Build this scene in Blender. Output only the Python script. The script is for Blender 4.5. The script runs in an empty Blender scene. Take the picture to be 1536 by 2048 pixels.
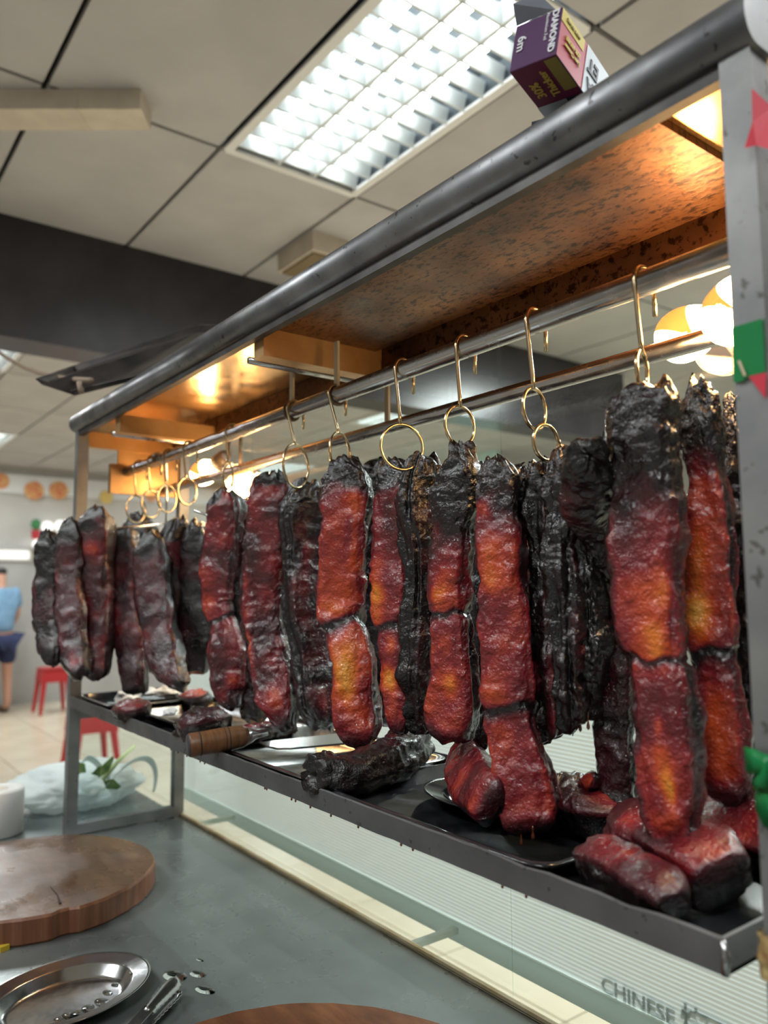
import bpy, bmesh, math, random
import numpy as np
from mathutils import Vector, Matrix

# ------------------------------------------------------------------ camera
F_PX, CX, CY, Z0 = 1560.0, 768.0, 1024.0, 0.555      # counter top is z = 0, the lens is 0.555 m above it
vx = np.array([-1180.0, 163.0, F_PX]); vx /= np.linalg.norm(vx)      # along the rack, away
up = np.array([60.0, -18184.0, F_PX]); up -= vx * (up @ vx); up /= np.linalg.norm(up)
AX = -vx; AZ = up; AY = np.cross(AZ, AX)
RW = np.stack([AX, AY, AZ])                          # world = RW @ camera
FWD = RW @ np.array([0, 0, 1.0])
sc = bpy.context.scene
col = sc.collection
cam_d = bpy.data.cameras.new('camera'); cam = bpy.data.objects.new('camera', cam_d); col.objects.link(cam)
cam_d.sensor_fit = 'HORIZONTAL'; cam_d.sensor_width = 36.0; cam_d.lens = 36.0 * F_PX / 1536.0
cam_d.clip_start = 0.02; cam_d.clip_end = 60
rt, dn = RW @ np.array([1.0, 0, 0]), RW @ np.array([0, 1.0, 0])
cam.matrix_world = Matrix(((rt[0], -dn[0], -FWD[0], 0), (rt[1], -dn[1], -FWD[1], 0),
                           (rt[2], -dn[2], -FWD[2], Z0), (0, 0, 0, 1)))
cam_d.dof.use_dof = True; cam_d.dof.focus_distance = 0.94; cam_d.dof.aperture_fstop = 5.4
sc.camera = cam
# ------------------------------------------------------------------ light and exposure
w = bpy.data.worlds.new('world'); sc.world = w; w.use_nodes = True
w.node_tree.nodes['Background'].inputs[0].default_value = (0.93, 0.97, 1.0, 1)
w.node_tree.nodes['Background'].inputs[1].default_value = 0.12
sc.view_settings.view_transform = 'Standard'; sc.view_settings.look = 'None'
sc.view_settings.gamma = 1.0; sc.view_settings.use_curve_mapping = False
sc.view_settings.exposure = -0.1
sc.cycles.max_bounces = 8; sc.cycles.diffuse_bounces = 3; sc.cycles.glossy_bounces = 4
sc.cycles.transmission_bounces = 6; sc.cycles.transparent_max_bounces = 12
sc.cycles.sample_clamp_indirect = 4.0; sc.cycles.caustics_reflective = False; sc.cycles.caustics_refractive = False
LAMP_W = 62.0          # each out-of-view ceiling fixture
BULB_L = 85.0          # radiance of the heat bulbs

# ------------------------------------------------------------------ helpers
def ray(px, py): return RW @ np.array([px - CX, py - CY, F_PX])
def onY(px, py, y): d = ray(px, py); q = d * (y / d[1]); return Vector((q[0], q[1], q[2] + Z0))
def onX(px, py, x): d = ray(px, py); q = d * (x / d[0]); return Vector((q[0], q[1], q[2] + Z0))
def onZ(px, py, z): d = ray(px, py); q = d * ((z - Z0) / d[2]); return Vector((q[0], q[1], q[2] + Z0))
def depth(p): return p[0] * FWD[0] + p[1] * FWD[1] + (p[2] - Z0) * FWD[2]
def tag(o, label, cat=None, group=None, kind=None):
    if label: o['label'] = label
    if cat: o['category'] = cat
    if group: o['group'] = group
    if kind: o['kind'] = kind
    return o
def thing(name, loc, label, cat, group=None):
    o = bpy.data.objects.new(name, None); col.objects.link(o); o.location = loc; o.empty_display_size = 0.02
    return tag(o, label, cat, group)
def link(o, parent=None):
    col.objects.link(o)
    if parent is not None:
        o.parent = parent
        l = Vector(parent.location); p = parent.parent
        o.matrix_parent_inverse = (Matrix.Translation(l)).inverted() if p is None else Matrix.Identity(4)
    return o
def obj(name, bm, mat, parent=None, smooth=False, bevel=0.0, seg=2):
    """one bmesh in world coordinates becomes one mesh object"""
    me = bpy.data.meshes.new(name)
    if bevel > 0:
        bmesh.ops.bevel(bm, geom=[e for e in bm.edges if len(e.link_faces) == 2 and e.calc_face_angle(0) > 0.5],
                        offset=bevel, segments=seg, affect='EDGES', profile=0.6)
    bmesh.ops.recalc_face_normals(bm, faces=bm.faces)
    bm.to_mesh(me); bm.free()
    if smooth: me.polygons.foreach_set('use_smooth', [True] * len(me.polygons))
    for m in (mat if isinstance(mat, (list, tuple)) else [mat]): me.materials.append(m)
    return link(bpy.data.objects.new(name, me), parent)
def struct(name, bm, mat, **k):
    o = obj(name, bm, mat, **k); o['kind'] = 'structure'; return o
def bx(x0, x1, y0, y1, z0, z1, bm=None, mi=0):
    bm = bm or bmesh.new()
    v = [bm.verts.new((x, y, z)) for x in (x0, x1) for y in (y0, y1) for z in (z0, z1)]
    for f in ((0, 1, 3, 2), (4, 6, 7, 5), (0, 4, 5, 1), (2, 3, 7, 6), (0, 2, 6, 4), (1, 5, 7, 3)):
        bm.faces.new([v[i] for i in f]).material_index = mi
    return bm
def obox(c, ax, ay, az, hx, hy, hz, bm=None):
    """oriented box from a centre, three unit axes and half sizes"""
    bm = bm or bmesh.new(); c = Vector(c)
    v = [bm.verts.new(c + Vector(ax) * (hx * i) + Vector(ay) * (hy * j) + Vector(az) * (hz * k))
         for i in (-1, 1) for j in (-1, 1) for k in (-1, 1)]
    for f in ((0, 1, 3, 2), (4, 6, 7, 5), (0, 4, 5, 1), (2, 3, 7, 6), (0, 2, 6, 4), (1, 5, 7, 3)):
        bm.faces.new([v[i] for i in f])
    return bm
def tube(pts, r, seg=10, closed=False, bm=None):
    bm = bm or bmesh.new(); pts = [Vector(p) for p in pts]; n = len(pts)
    rr = r if isinstance(r, (list, tuple)) else [r] * n
    rings = []; prev = None
    for i, p in enumerate(pts):
        a = pts[(i - 1) % n] if (closed or i > 0) else p
        b = pts[(i + 1) % n] if (closed or i < n - 1) else p
        t = (b - a).normalized()
        if prev is None:
            u = t.cross(Vector((0, 0, 1)))
            if u.length < 0.1: u = t.cross(Vector((0, 1, 0)))
        else:
            u = prev - t * prev.dot(t)
        u.normalize(); prev = u; v = t.cross(u)
        rings.append([bm.verts.new(p + (u * math.cos(2 * math.pi * k / seg) + v * math.sin(2 * math.pi * k / seg)) * rr[i]) for k in range(seg)])
    for i in range(n if closed else n - 1):
        A, B = rings[i], rings[(i + 1) % n]
        for k in range(seg): bm.faces.new((A[k], A[(k + 1) % seg], B[(k + 1) % seg], B[k]))
    if not closed: bm.faces.new(rings[0][::-1]); bm.faces.new(rings[-1])
    return bm
def lathe(profile, c, axis=(0, 0, 1), seg=32, sx=1.0, sy=1.0, xdir=None, bm=None):
    """revolve (radius, height) pairs about an axis through c; sx, sy make it oval"""
    bm = bm or bmesh.new(); c = Vector(c); a = Vector(axis).normalized()
    u = Vector(xdir) if xdir else (a.cross(Vector((0, 1, 0))) if abs(a.y) < .9 else a.cross(Vector((1, 0, 0))))
    u = (u - a * u.dot(a)).normalized(); v = a.cross(u); rings = []
    for r, h in profile:
        if r < 1e-6: rings.append([bm.verts.new(c + a * h)])
        else: rings.append([bm.verts.new(c + a * h + u * (r * sx * math.cos(2 * math.pi * k / seg)) + v * (r * sy * math.sin(2 * math.pi * k / seg))) for k in range(seg)])
    for A, B in zip(rings[:-1], rings[1:]):
        for k in range(seg):
            q = [A[k % len(A)], A[(k + 1) % len(A)], B[(k + 1) % len(B)], B[k % len(B)]]
            q = [x for i, x in enumerate(q) if x not in q[:i]]
            if len(q) > 2: bm.faces.new(q)
    if len(rings[0]) > 1: bm.faces.new(rings[0][::-1])
    if len(rings[-1]) > 1: bm.faces.new(rings[-1])
    return bm
def extr(profile, x0, x1, axis='x', bm=None):
    """extrude a closed (a, b) outline along x (a=y, b=z) or along y (a=x, b=z)"""
    bm = bm or bmesh.new()
    g = (lambda t, a, b: (t, a, b)) if axis == 'x' else (lambda t, a, b: (a, t, b))
    A = [bm.verts.new(g(x0, a, b)) for a, b in profile]; B = [bm.verts.new(g(x1, a, b)) for a, b in profile]
    n = len(profile)
    for i in range(n): bm.faces.new((A[i], A[(i + 1) % n], B[(i + 1) % n], B[i]))
    bm.faces.new(A[::-1]); bm.faces.new(B)
    return bm
def text_mesh(s, size, bold=0.0, depth_=0.0004):
    c = bpy.data.curves.new('lettering', 'FONT'); c.body = s; c.size = size; c.extrude = depth_; c.offset = bold
    c.align_x = 'CENTER'; c.align_y = 'CENTER'; c.resolution_u = 3
    o = bpy.data.objects.new('lettering_source', c); col.objects.link(o); bpy.context.view_layer.update()
    me = bpy.data.meshes.new_from_object(o.evaluated_get(bpy.context.evaluated_depsgraph_get()))
    bpy.data.objects.remove(o); bpy.data.curves.remove(c)
    return me
def lettering(s, size, pos, right, upv, mat, parent, bold=0.0, sx=1.0):
    me = text_mesh(s, size, bold); me.materials.clear(); me.materials.append(mat)
    r = Vector(right).normalized(); u = Vector(upv); u = (u - r * u.dot(r)).normalized(); n = r.cross(u)
    M = Matrix(((r.x * sx, u.x, n.x, pos[0]), (r.y * sx, u.y, n.y, pos[1]), (r.z * sx, u.z, n.z, pos[2]), (0, 0, 0, 1)))
    me.transform(M); me.name = 'lettering'
    return link(bpy.data.objects.new('lettering', me), parent)
def copy_tree(root, loc, label=None):
    r = root.copy(); col.objects.link(r); r.location = loc
    if label: r['label'] = label
    for ch in root.children:
        c = ch.copy(); col.objects.link(c); c.parent = r; c.matrix_parent_inverse = ch.matrix_parent_inverse.copy()
        for g in ch.children:
            d = g.copy(); col.objects.link(d); d.parent = c; d.matrix_parent_inverse = g.matrix_parent_inverse.copy()
    return r
def hash3(i, j, k, s):
    h = (i * 73856093) ^ (j * 19349663) ^ (k * 83492791) ^ (s * 2654435761 & 0x7fffffff)
    h = (h ^ (h >> 13)) * 1274126177 & 0x7fffffff
    return ((h ^ (h >> 16)) & 0xffff) / 65535.0
def vnoise(P, s, seed=0):
    """smooth value noise, -1..1, vectorised"""
    Q = P * s; I = np.floor(Q).astype(np.int64); f = Q - I; f = f * f * (3 - 2 * f); out = 0
    for a in (0, 1):
        for b in (0, 1):
            for c in (0, 1):
                wgt = (f[..., 0] if a else 1 - f[..., 0]) * (f[..., 1] if b else 1 - f[..., 1]) * (f[..., 2] if c else 1 - f[..., 2])
                out = out + wgt * hash3(I[..., 0] + a, I[..., 1] + b, I[..., 2] + c, seed)
    return out * 2 - 1
def sstep(a, b, x): t = np.clip((x - a) / (b - a), 0, 1); return t * t * (3 - 2 * t)

# ------------------------------------------------------------------ materials
def mat(name, color, rough=0.5, metal=0.0, **k):
    m = bpy.data.materials.new(name); m.use_nodes = True
    b = m.node_tree.nodes['Principled BSDF']
    b.inputs['Base Color'].default_value = (*color, 1); b.inputs['Roughness'].default_value = rough; b.inputs['Metallic'].default_value = metal
    for n, v in k.items(): b.inputs[n.replace('_', ' ')].default_value = v
    return m
def N(m, t, **k):
    n = m.node_tree.nodes.new(t)
    for a, v in k.items(): setattr(n, a, v)
    return n
def L(m, a, b): m.node_tree.links.new(a, b)
def bsdf(m): return m.node_tree.nodes['Principled BSDF']
def noise(m, scale, detail=3.0, stretch=(1, 1, 1), rough=0.5, coord='Object'):
    tc = N(m, 'ShaderNodeTexCoord'); mp = N(m, 'ShaderNodeMapping'); mp.inputs['Scale'].default_value = stretch
    n = N(m, 'ShaderNodeTexNoise'); n.inputs['Scale'].default_value = scale; n.inputs['Detail'].default_value = detail; n.inputs['Roughness'].default_value = rough
    L(m, tc.outputs[coord], mp.inputs[0]); L(m, mp.outputs[0], n.inputs['Vector'])
    return n
def ramp(m, fac, stops, inter='LINEAR'):
    r = N(m, 'ShaderNodeValToRGB'); cr = r.color_ramp; cr.interpolation = inter
    while len(cr.elements) < len(stops): cr.elements.new(0.5)
    for e, (p, c) in zip(cr.elements, stops): e.position = p; e.color = (*c, 1)
    L(m, fac, r.inputs[0]); return r
def vary(m, scale, c0, c1, p0=0.35, p1=0.65, detail=4.0, stretch=(1, 1, 1)):
    n = noise(m, scale, detail, stretch); r = ramp(m, n.outputs[0], [(p0, c0), (p1, c1)])
    L(m, r.outputs[0], bsdf(m).inputs['Base Color']); return m
def bump(m, src, strength=0.3, dist=0.002):
    b = N(m, 'ShaderNodeBump'); b.inputs['Strength'].default_value = strength; b.inputs['Distance'].default_value = dist
    L(m, src, b.inputs['Height']); L(m, b.outputs[0], bsdf(m).inputs['Normal']); return b
def rough_noise(m, scale, r0, r1, stretch=(1, 1, 1)):
    n = noise(m, scale, 4, stretch); mr = N(m, 'ShaderNodeMapRange'); mr.inputs['To Min'].default_value = r0; mr.inputs['To Max'].default_value = r1
    mr.inputs['From Min'].default_value = 0.3; mr.inputs['From Max'].default_value = 0.7
    L(m, n.outputs[0], mr.inputs[0]); L(m, mr.outputs[0], bsdf(m).inputs['Roughness']); return n
def emit(name, color, s):
    m = bpy.data.materials.new(name); m.use_nodes = True; nt = m.node_tree; nt.nodes.clear()
    e = nt.nodes.new('ShaderNodeEmission'); o = nt.nodes.new('ShaderNodeOutputMaterial')
    e.inputs[0].default_value = (*color, 1); e.inputs[1].default_value = s; nt.links.new(e.outputs[0], o.inputs[0]); return m
def glass(name, tint, gloss=0.08, rough=0.02):
    """thin pane: clear with a faint mirror"""
    m = bpy.data.materials.new(name); m.use_nodes = True; nt = m.node_tree; nt.nodes.clear()
    t = nt.nodes.new('ShaderNodeBsdfTransparent'); g = nt.nodes.new('ShaderNodeBsdfGlossy'); x = nt.nodes.new('ShaderNodeMixShader'); o = nt.nodes.new('ShaderNodeOutputMaterial')
    lw = nt.nodes.new('ShaderNodeLayerWeight'); pw = nt.nodes.new('ShaderNodeMath'); pw.operation = 'POWER'; pw.inputs[1].default_value = 4.0
    fr = nt.nodes.new('ShaderNodeMath'); fr.operation = 'MULTIPLY_ADD'; fr.inputs[1].default_value = .85; fr.inputs[2].default_value = .04
    nt.links.new(lw.outputs['Facing'], pw.inputs[0]); nt.links.new(pw.outputs[0], fr.inputs[0])
    t.inputs[0].default_value = (*tint, 1); g.inputs['Roughness'].default_value = rough
    nt.links.new(fr.outputs[0], x.inputs[0]); nt.links.new(t.outputs[0], x.inputs[1]); nt.links.new(g.outputs[0], x.inputs[2]); nt.links.new(x.outputs[0], o.inputs[0]); return m

M = {}
M['steel'] = vary(mat('brushed_steel', (.5, .5, .5), .35, 1.0), 14, (.36, .36, .37), (.5, .5, .5)); rough_noise(M['steel'], 30, .28, .48, (1, 1, 6))
def worn_steel(name, c0, c1, spot, r0, r1, metal=0.9):
    m = mat(name, c0, .4, metal)
    n = noise(m, 18, 5); r = ramp(m, n.outputs[0], [(.35, c0), (.65, c1)])
    s = noise(m, 95, 2); rs = ramp(m, s.outputs[0], [(.66, (1, 1, 1)), (.72, spot)])
    mx = N(m, 'ShaderNodeMix', data_type='RGBA', blend_type='MULTIPLY'); mx.inputs[0].default_value = 1
    L(m, r.outputs[0], mx.inputs[6]); L(m, rs.outputs[0], mx.inputs[7]); L(m, mx.outputs[2], bsdf(m).inputs['Base Color'])
    rough_noise(m, 22, r0, r1); return m
M['rail'] = worn_steel('worn_hood_steel', (.14, .14, .148), (.215, .215, .22), (.35, .33, .32), .32, .5, .85)
M['post'] = worn_steel('worn_post_steel', (.23, .23, .235), (.30, .295, .29), (.5, .48, .46), .4, .6, .7)
M['shelf'] = worn_steel('shelf_lip_steel', (.15, .15, .155), (.19, .19, .19), (.5, .5, .5), .4, .55, .7)
M['lip'] = vary(mat('dull_lip_steel', (.06, .055, .055), .5, .5), 20, (.045, .042, .042), (.09, .085, .08))
M['pipe'] = mat('pipe_steel', (.42, .40, .39), .22, 1.0); rough_noise(M['pipe'], 40, .16, .32)
M['hookwire'] = mat('brassy_wire', (.55, .43, .26), .22, 1.0)
M['counter'] = vary(mat('counter_steel', (.3, .33, .32), .3, .6), 5, (.205, .23, .226), (.28, .31, .305)); rough_noise(M['counter'], 9, .22, .36)
M['blacksteel'] = vary(mat('greasy_black_tray', (.012, .012, .014), .15, .3), 20, (.006, .006, .008), (.03, .03, .034)); bsdf(M['blacksteel']).inputs['Coat Weight'].default_value = .2; bsdf(M['blacksteel']).inputs['Metallic'].default_value = .1
M['traysteel'] = vary(mat('tray_steel', (.4, .4, .41), .22, 1.0), 25, (.2, .2, .21), (.45, .45, .45))
# grease-stained underside of the canopy
m = mat('grease_stained_sheet', (.3, .12, .04), .35, .55); M['stain'] = m
n1 = noise(m, 7, 5); r1 = ramp(m, n1.outputs[0], [(.32, (.065, .027, .014)), (.5, (.17, .070, .028)), (.70, (.30, .135, .05))])
n2 = noise(m, 78, 5, (1, 2.0, 1), .62); r2 = ramp(m, n2.outputs[0], [(.0, (1, 1, 1)), (.53, (1, 1, 1)), (.61, (.16, .11, .09))])
n3 = noise(m, 130, 3, (1, 1.6, 1)); r3 = ramp(m, n3.outputs[0], [(.60, (1, 1, 1)), (.68, (.35, .25, .2))])
mx = N(m, 'ShaderNodeMix', data_type='RGBA', blend_type='MULTIPLY'); mx.inputs[0].default_value = 1
mx2 = N(m, 'ShaderNodeMix', data_type='RGBA', blend_type='MULTIPLY'); mx2.inputs[0].default_value = 1
L(m, r1.outputs[0], mx.inputs[6]); L(m, r2.outputs[0], mx.inputs[7]); L(m, mx.outputs[2], mx2.inputs[6]); L(m, r3.outputs[0], mx2.inputs[7]); L(m, mx2.outputs[2], bsdf(m).inputs['Base Color'])
bump(m, n2.outputs[0], .3, .002); rough_noise(m, 12, .25, .45)
M['liner'] = vary(mat('amber_mirror_sheet', (.6, .36, .16), .2, .9), 9, (.55, .32, .13), (.72, .48, .24)); rough_noise(M['liner'], 20, .14, .26)
M['amber'] = vary(mat('amber_lit_steel', (.5, .3, .14), .4, .5), 9, (.42, .22, .08), (.58, .36, .17)); rough_noise(M['amber'], 20, .3, .5)  # orange bulb light put into the colour of beams and end rails
# glazed pork: colour follows the roasting (attribute 'tone' built with each strip)
m = mat('glazed_roast_pork', (.2, .03, .01), .3); M['pork'] = m
at = N(m, 'ShaderNodeAttribute', attribute_name='tone')
nz = noise(m, 42, 4); ad = N(m, 'ShaderNodeMath', operation='MULTIPLY_ADD'); ad.inputs[1].default_value = .20; L(m, nz.outputs[0], ad.inputs[0])
sb = N(m, 'ShaderNodeMath', operation='SUBTRACT'); sb.inputs[1].default_value = .10; L(m, at.outputs['Fac'], ad.inputs[2]); L(m, ad.outputs[0], sb.inputs[0])
r = ramp(m, sb.outputs[0], [(0, (.003, .0028, .003)), (.16, (.011, .004, .005)), (.32, (.075, .008, .012)), (.46, (.23, .014, .018)), (.60, (.52, .060, .014)), (.78, (.78, .21, .018)), (1, (.86, .45, .08))])
L(m, r.outputs[0], bsdf(m).inputs['Base Color'])
bsdf(m).inputs['Specular IOR Level'].default_value = .3; bsdf(m).inputs['Roughness'].default_value = .22
bsdf(m).inputs['Coat Weight'].default_value = .78; bsdf(m).inputs['Coat Roughness'].default_value = .05; bsdf(m).inputs['Coat IOR'].default_value = 1.5
b1 = noise(m, 330, 2, rough=.5); b2 = noise(m, 150, 2)
sm = N(m, 'ShaderNodeMath', operation='MULTIPLY_ADD'); sm.inputs[1].default_value = 1.5; L(m, b2.outputs[0], sm.inputs[0]); L(m, b1.outputs[0], sm.inputs[2])
bump(m, sm.outputs[0], 1.0, .0020)
b3 = noise(m, 240, 3, rough=.55); cb = N(m, 'ShaderNodeBump'); cb.inputs['Strength'].default_value = .9; cb.inputs['Distance'].default_value = .0016
L(m, b3.outputs[0], cb.inputs['Height']); L(m, cb.outputs[0], bsdf(m).inputs['Coat Normal'])
M['drip'] = mat('glaze_drop', (.20, .05, .015), .05, 0, Transmission_Weight=.5, Coat_Weight=1.0)
# wood
def wood(name, c0, c1, c2, scale=6, stretch=(1, 6, 1), rough=.4):
    m = mat(name, c1, rough); n = noise(m, scale, 6, stretch, .65); r = ramp(m, n.outputs[0], [(.25, c0), (.5, c1), (.75, c2)])
    L(m, r.outputs[0], bsdf(m).inputs['Base Color']); bump(m, n.outputs[0], .2, .002); return m
M['board'] = wood('wet_chopping_wood', (.06, .026, .014), (.135, .066, .032), (.21, .115, .06), 7, (1, 3, 1), .25); rough_noise(M['board'], 8, .08, .5)
M['boardedge'] = wood('board_bark_edge', (.12, .04, .02), (.20, .075, .036), (.28, .13, .06), 26, (3, 3, .25), .45)
M['board2'] = wood('dark_chopping_wood', (.07, .02, .008), (.16, .055, .02), (.24, .095, .035), 12, (1, 3, 1), .35)
M['handle'] = wood('knife_handle_wood', (.09, .04, .02), (.17, .075, .03), (.24, .12, .05), 30, (1, 6, 1), .4)
M['handleend'] = mat('handle_end', (.05, .045, .045), .5)
M['blade'] = mat('knife_blade', (.62, .63, .64), .22, 1.0)
M['tile'] = vary(mat('ceiling_tile_board', (.5, .47, .44), .85), 3, (.45, .437, .43), (.515, .50, .49)); bump(M['tile'], noise(M['tile'], 160, 3).outputs[0], .25, .002)
M['tbar'] = mat('ceiling_grid_metal', (.30, .285, .27), .6)
M['white'] = mat('white_enamel', (.82, .82, .80), .4)
M['louver'] = mat('louver_mirror', (.66, .70, .70), .35, .3)
M['tubelamp'] = emit('fluorescent_tube', (.93, 1.0, .97), 15)
M['cell'] = mat('fixture_reflector', (.10, .12, .14), .5, .2)
M['dark'] = vary(mat('dark_bulkhead_panel', (.028, .024, .027), .3), 4, (.022, .019, .022), (.034, .03, .033)); bsdf(M['dark']).inputs['Roughness'].default_value = .24
M['cream'] = vary(mat('cream_trunking', (.62, .54, .43), .6), 10, (.56, .48, .38), (.66, .58, .47))
M['wall'] = vary(mat('painted_wall', (.52, .50, .46), .8), 2, (.49, .47, .43), (.55, .53, .49))
M['wallgrey'] = vary(mat('grey_wall', (.36, .355, .34), .7), 2, (.34, .335, .32), (.39, .385, .37))
M['floort'] = vary(mat('cream_floor_tile', (.68, .59, .44), .22), 2.5, (.63, .54, .40), (.72, .63, .48))
M['grout'] = mat('floor_grout', (.42, .35, .26), .8)
M['glass'] = glass('clear_glass', (.93, .97, .95)); M['sideglass'] = glass('side_glass', (.90, .95, .95))
def sheetmat(name, c, tr):
    m = bpy.data.materials.new(name); m.use_nodes = True; nt = m.node_tree; nt.nodes.clear()
    d = nt.nodes.new('ShaderNodeBsdfDiffuse'); t = nt.nodes.new('ShaderNodeBsdfTranslucent'); x = nt.nodes.new('ShaderNodeMixShader'); o = nt.nodes.new('ShaderNodeOutputMaterial')
    d.inputs[0].default_value = (*c, 1); t.inputs[0].default_value = (*c, 1); x.inputs[0].default_value = tr
    nt.links.new(d.outputs[0], x.inputs[1]); nt.links.new(t.outputs[0], x.inputs[2]); nt.links.new(x.outputs[0], o.inputs[0]); return m
M['banner'] = sheetmat('white_corrugated_banner', (.90, .93, .92), .45)
M['mint'] = sheetmat('pale_green_trim', (.80, .87, .84), .45)
M['faded'] = mat('faded_print', (.50, .66, .70), .6)
M['silicone'] = vary(mat('yellowed_silicone', (.72, .70, .50), .4), 15, (.55, .50, .30), (.80, .80, .66))
m = mat('heat_bulb_glass', (.80, .36, .12), .12); M['bulb'] = m
bb = bsdf(m); bb.inputs['Transmission Weight'].default_value = .35; bb.inputs['Emission Color'].default_value = (1, .42, .13, 1); bb.inputs['Emission Strength'].default_value = .4
at = N(m, 'ShaderNodeAttribute', attribute_name='lit'); mr = N(m, 'ShaderNodeMapRange', interpolation_type='SMOOTHSTEP'); mr.inputs['From Min'].default_value = .24; mr.inputs['From Max'].default_value = .34
em = N(m, 'ShaderNodeEmission'); em.inputs[0].default_value = (1.0, .60, .25, 1); em.inputs[1].default_value = BULB_L; xs = N(m, 'ShaderNodeMixShader')
L(m, at.outputs['Fac'], mr.inputs[0]); L(m, mr.outputs[0], xs.inputs[0]); L(m, bb.outputs[0], xs.inputs[1]); L(m, em.outputs[0], xs.inputs[2]); L(m, xs.outputs[0], m.node_tree.nodes['Material Output'].inputs[0])
M['socket'] = mat('lamp_socket', (.10, .07, .05), .5)
M['purple'] = mat('purple_card', (.085, .030, .10), .45); M['maroon'] = mat('maroon_card', (.16, .018, .055), .45)
M['redcard'] = mat('red_card', (.50, .03, .06), .45); M['yellowcard'] = mat('yellow_card', (.68, .52, .03), .45)
M['goldcard'] = mat('gold_card', (.33, .26, .07), .45); M['whitecard'] = mat('white_card', (.66, .72, .76), .45)
M['ink'] = mat('black_ink', (.02, .02, .025), .5); M['inkgold'] = mat('gold_ink', (.62, .45, .10), .5); M['inkwhite'] = mat('white_ink', (.75, .75, .78), .5)
M['flapgrey'] = mat('grey_card_inside', (.22, .24, .29), .6)
M['navy'] = mat('dark_plastic_packet', (.025, .03, .05), .35); M['foil'] = mat('silver_packet', (.55, .58, .60), .35, .5)
M['redtape'] = mat('red_plastic', (.58, .035, .06), .75); M['greentape'] = mat('green_plastic', (.010, .20, .055), .25)
m = vary(mat('caked_tape', (.5, .35, .14), .45), 55, (.18, .055, .015), (.52, .40, .17), .38, .6); M['caked'] = m; bump(m, noise(m, 90, 4).outputs[0], .6, .003)
M['bag'] = sheetmat('white_plastic_bag', (.86, .92, .91), .35)
M['leaf'] = vary(mat('green_leaf', (.16, .30, .06), .5), 40, (.10, .22, .04), (.32, .42, .12))
M['stem'] = mat('pale_stem', (.55, .62, .30), .5)
M['plate'] = mat('dented_plate_steel', (.50, .51, .52), .18, 1.0); bump(M['plate'], noise(M['plate'], 16, 3).outputs[0], .25, .004)
M['water'] = mat('water', (.9, .95, .95), .02, 0, Transmission_Weight=1.0, IOR=1.33)
M['paper'] = mat('crumpled_paper', (.75, .73, .70), .7)
M['redplastic'] = mat('red_stool_plastic', (.42, .014, .018), .4)
M['skin'] = mat('skin', (.50, .27, .19), .5); M['hair'] = mat('black_hair', (.012, .010, .010), .4)
M['blue'] = vary(mat('blue_shirt_cloth', (.16, .30, .46), .8), 20, (.14, .27, .42), (.19, .34, .50)); M['navycloth'] = mat('navy_shorts_cloth', (.015, .022, .07), .8)
M['whitecloth'] = mat('white_shirt_cloth', (.72, .75, .85), .8); M['browncloth'] = mat('brown_trousers_cloth', (.10, .07, .04), .8)
M['sign'] = mat('white_menu_board', (.70, .70, .69), .5); M['dish'] = vary(mat('dish_picture', (.6, .25, .10), .5), 12, (.62, .16, .08), (.70, .42, .16))
M['dishyellow'] = mat('yellow_dish_picture', (.70, .50, .14), .5)
M['lampball'] = emit('round_lamp', (1, .98, .92), 1.6); M['brownwood'] = mat('brown_board', (.20, .145, .07), .6)
M['teal'] = mat('pale_teal_panel', (.55, .74, .68), .4); M['darktray'] = vary(mat('dark_baking_sheet', (.035, .030, .030), .35, .5), 12, (.02, .018, .018), (.06, .05, .048))
M['cable'] = mat('brown_cable', (.25, .18, .13), .6); M['strap'] = mat('pale_strap', (.62, .50, .34), .6)
M['pinkc'] = mat('pink_print', (.65, .12, .42), .6); M['yellowc'] = mat('lime_print', (.62, .62, .18), .6)
M['potgreen'] = mat('plant_green', (.05, .22, .08), .6); M['potred'] = mat('red_pot', (.45, .03, .04), .5)
M['cutmark'] = mat('dark_crack', (.035, .016, .01), .7); M['yellowbit'] = mat('yellow_scrap', (.55, .38, .03), .5)
M['yellowpot'] = mat('pale_lamp_glow', (.75, .75, .62), .5)

# ------------------------------------------------------------------ room
CEIL = Z0 + 1.6; FLOOR = Z0 - 1.405
floor = struct('floor', bx(-13, 5, -4, 11, FLOOR - .06, FLOOR - .012), M['grout'])
tm = None
TS = 0.6
spots = [(x, y) for x in np.arange(-12.3, -0.2, TS) for y in np.arange(1.18, 7.0, TS)]
spots = [(x, y) for x, y in spots if y < 4.2 or x < -3.0][:300]
for x, y in spots:
    if tm is None:
        o = obj('floor_tile', bx(-TS / 2 + .003, TS / 2 - .003, -TS / 2 + .003, TS / 2 - .003, -.012, 0), M['floort'], floor, bevel=.0015, seg=1); tm = o.data
    else:
        o = link(bpy.data.objects.new('floor_tile', tm), floor)
    o.location = (x, y, FLOOR)
rest = bmesh.new()
done = {(round(x, 2), round(y, 2)) for x, y in spots}
for x in np.arange(-12.3, 4.6, TS):
    for y in np.arange(-3.62, 10.5, TS):
        if (round(x, 2), round(y, 2)) not in done: bx(x - TS / 2 + .003, x + TS / 2 - .003, y - TS / 2 + .003, y + TS / 2 - .003, FLOOR - .012, FLOOR, rest)
o = obj('floor_tile_field', rest, M['floort'], floor); o['kind'] = 'stuff'
ceiling = struct('ceiling', bx(-13, 5, -4, 11, CEIL + .115, CEIL + .15), M['tbar'])
LX, LY = 1.2, 0.6
fix_spots = {(-1.9, 1.45): None, (-1.9, -.95): None, (.5, -.95): None, (.5, 1.45): None, (-5.5, .85): None, (-9.1, 1.45): None, (-5.5, 4.45): None, (-1.9, 4.45): None, (-9.1, 5.05): None, (-.7, 2.65): None}  # several hall fixtures are added to brighten the far area
tm = None; cells = []
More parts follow.
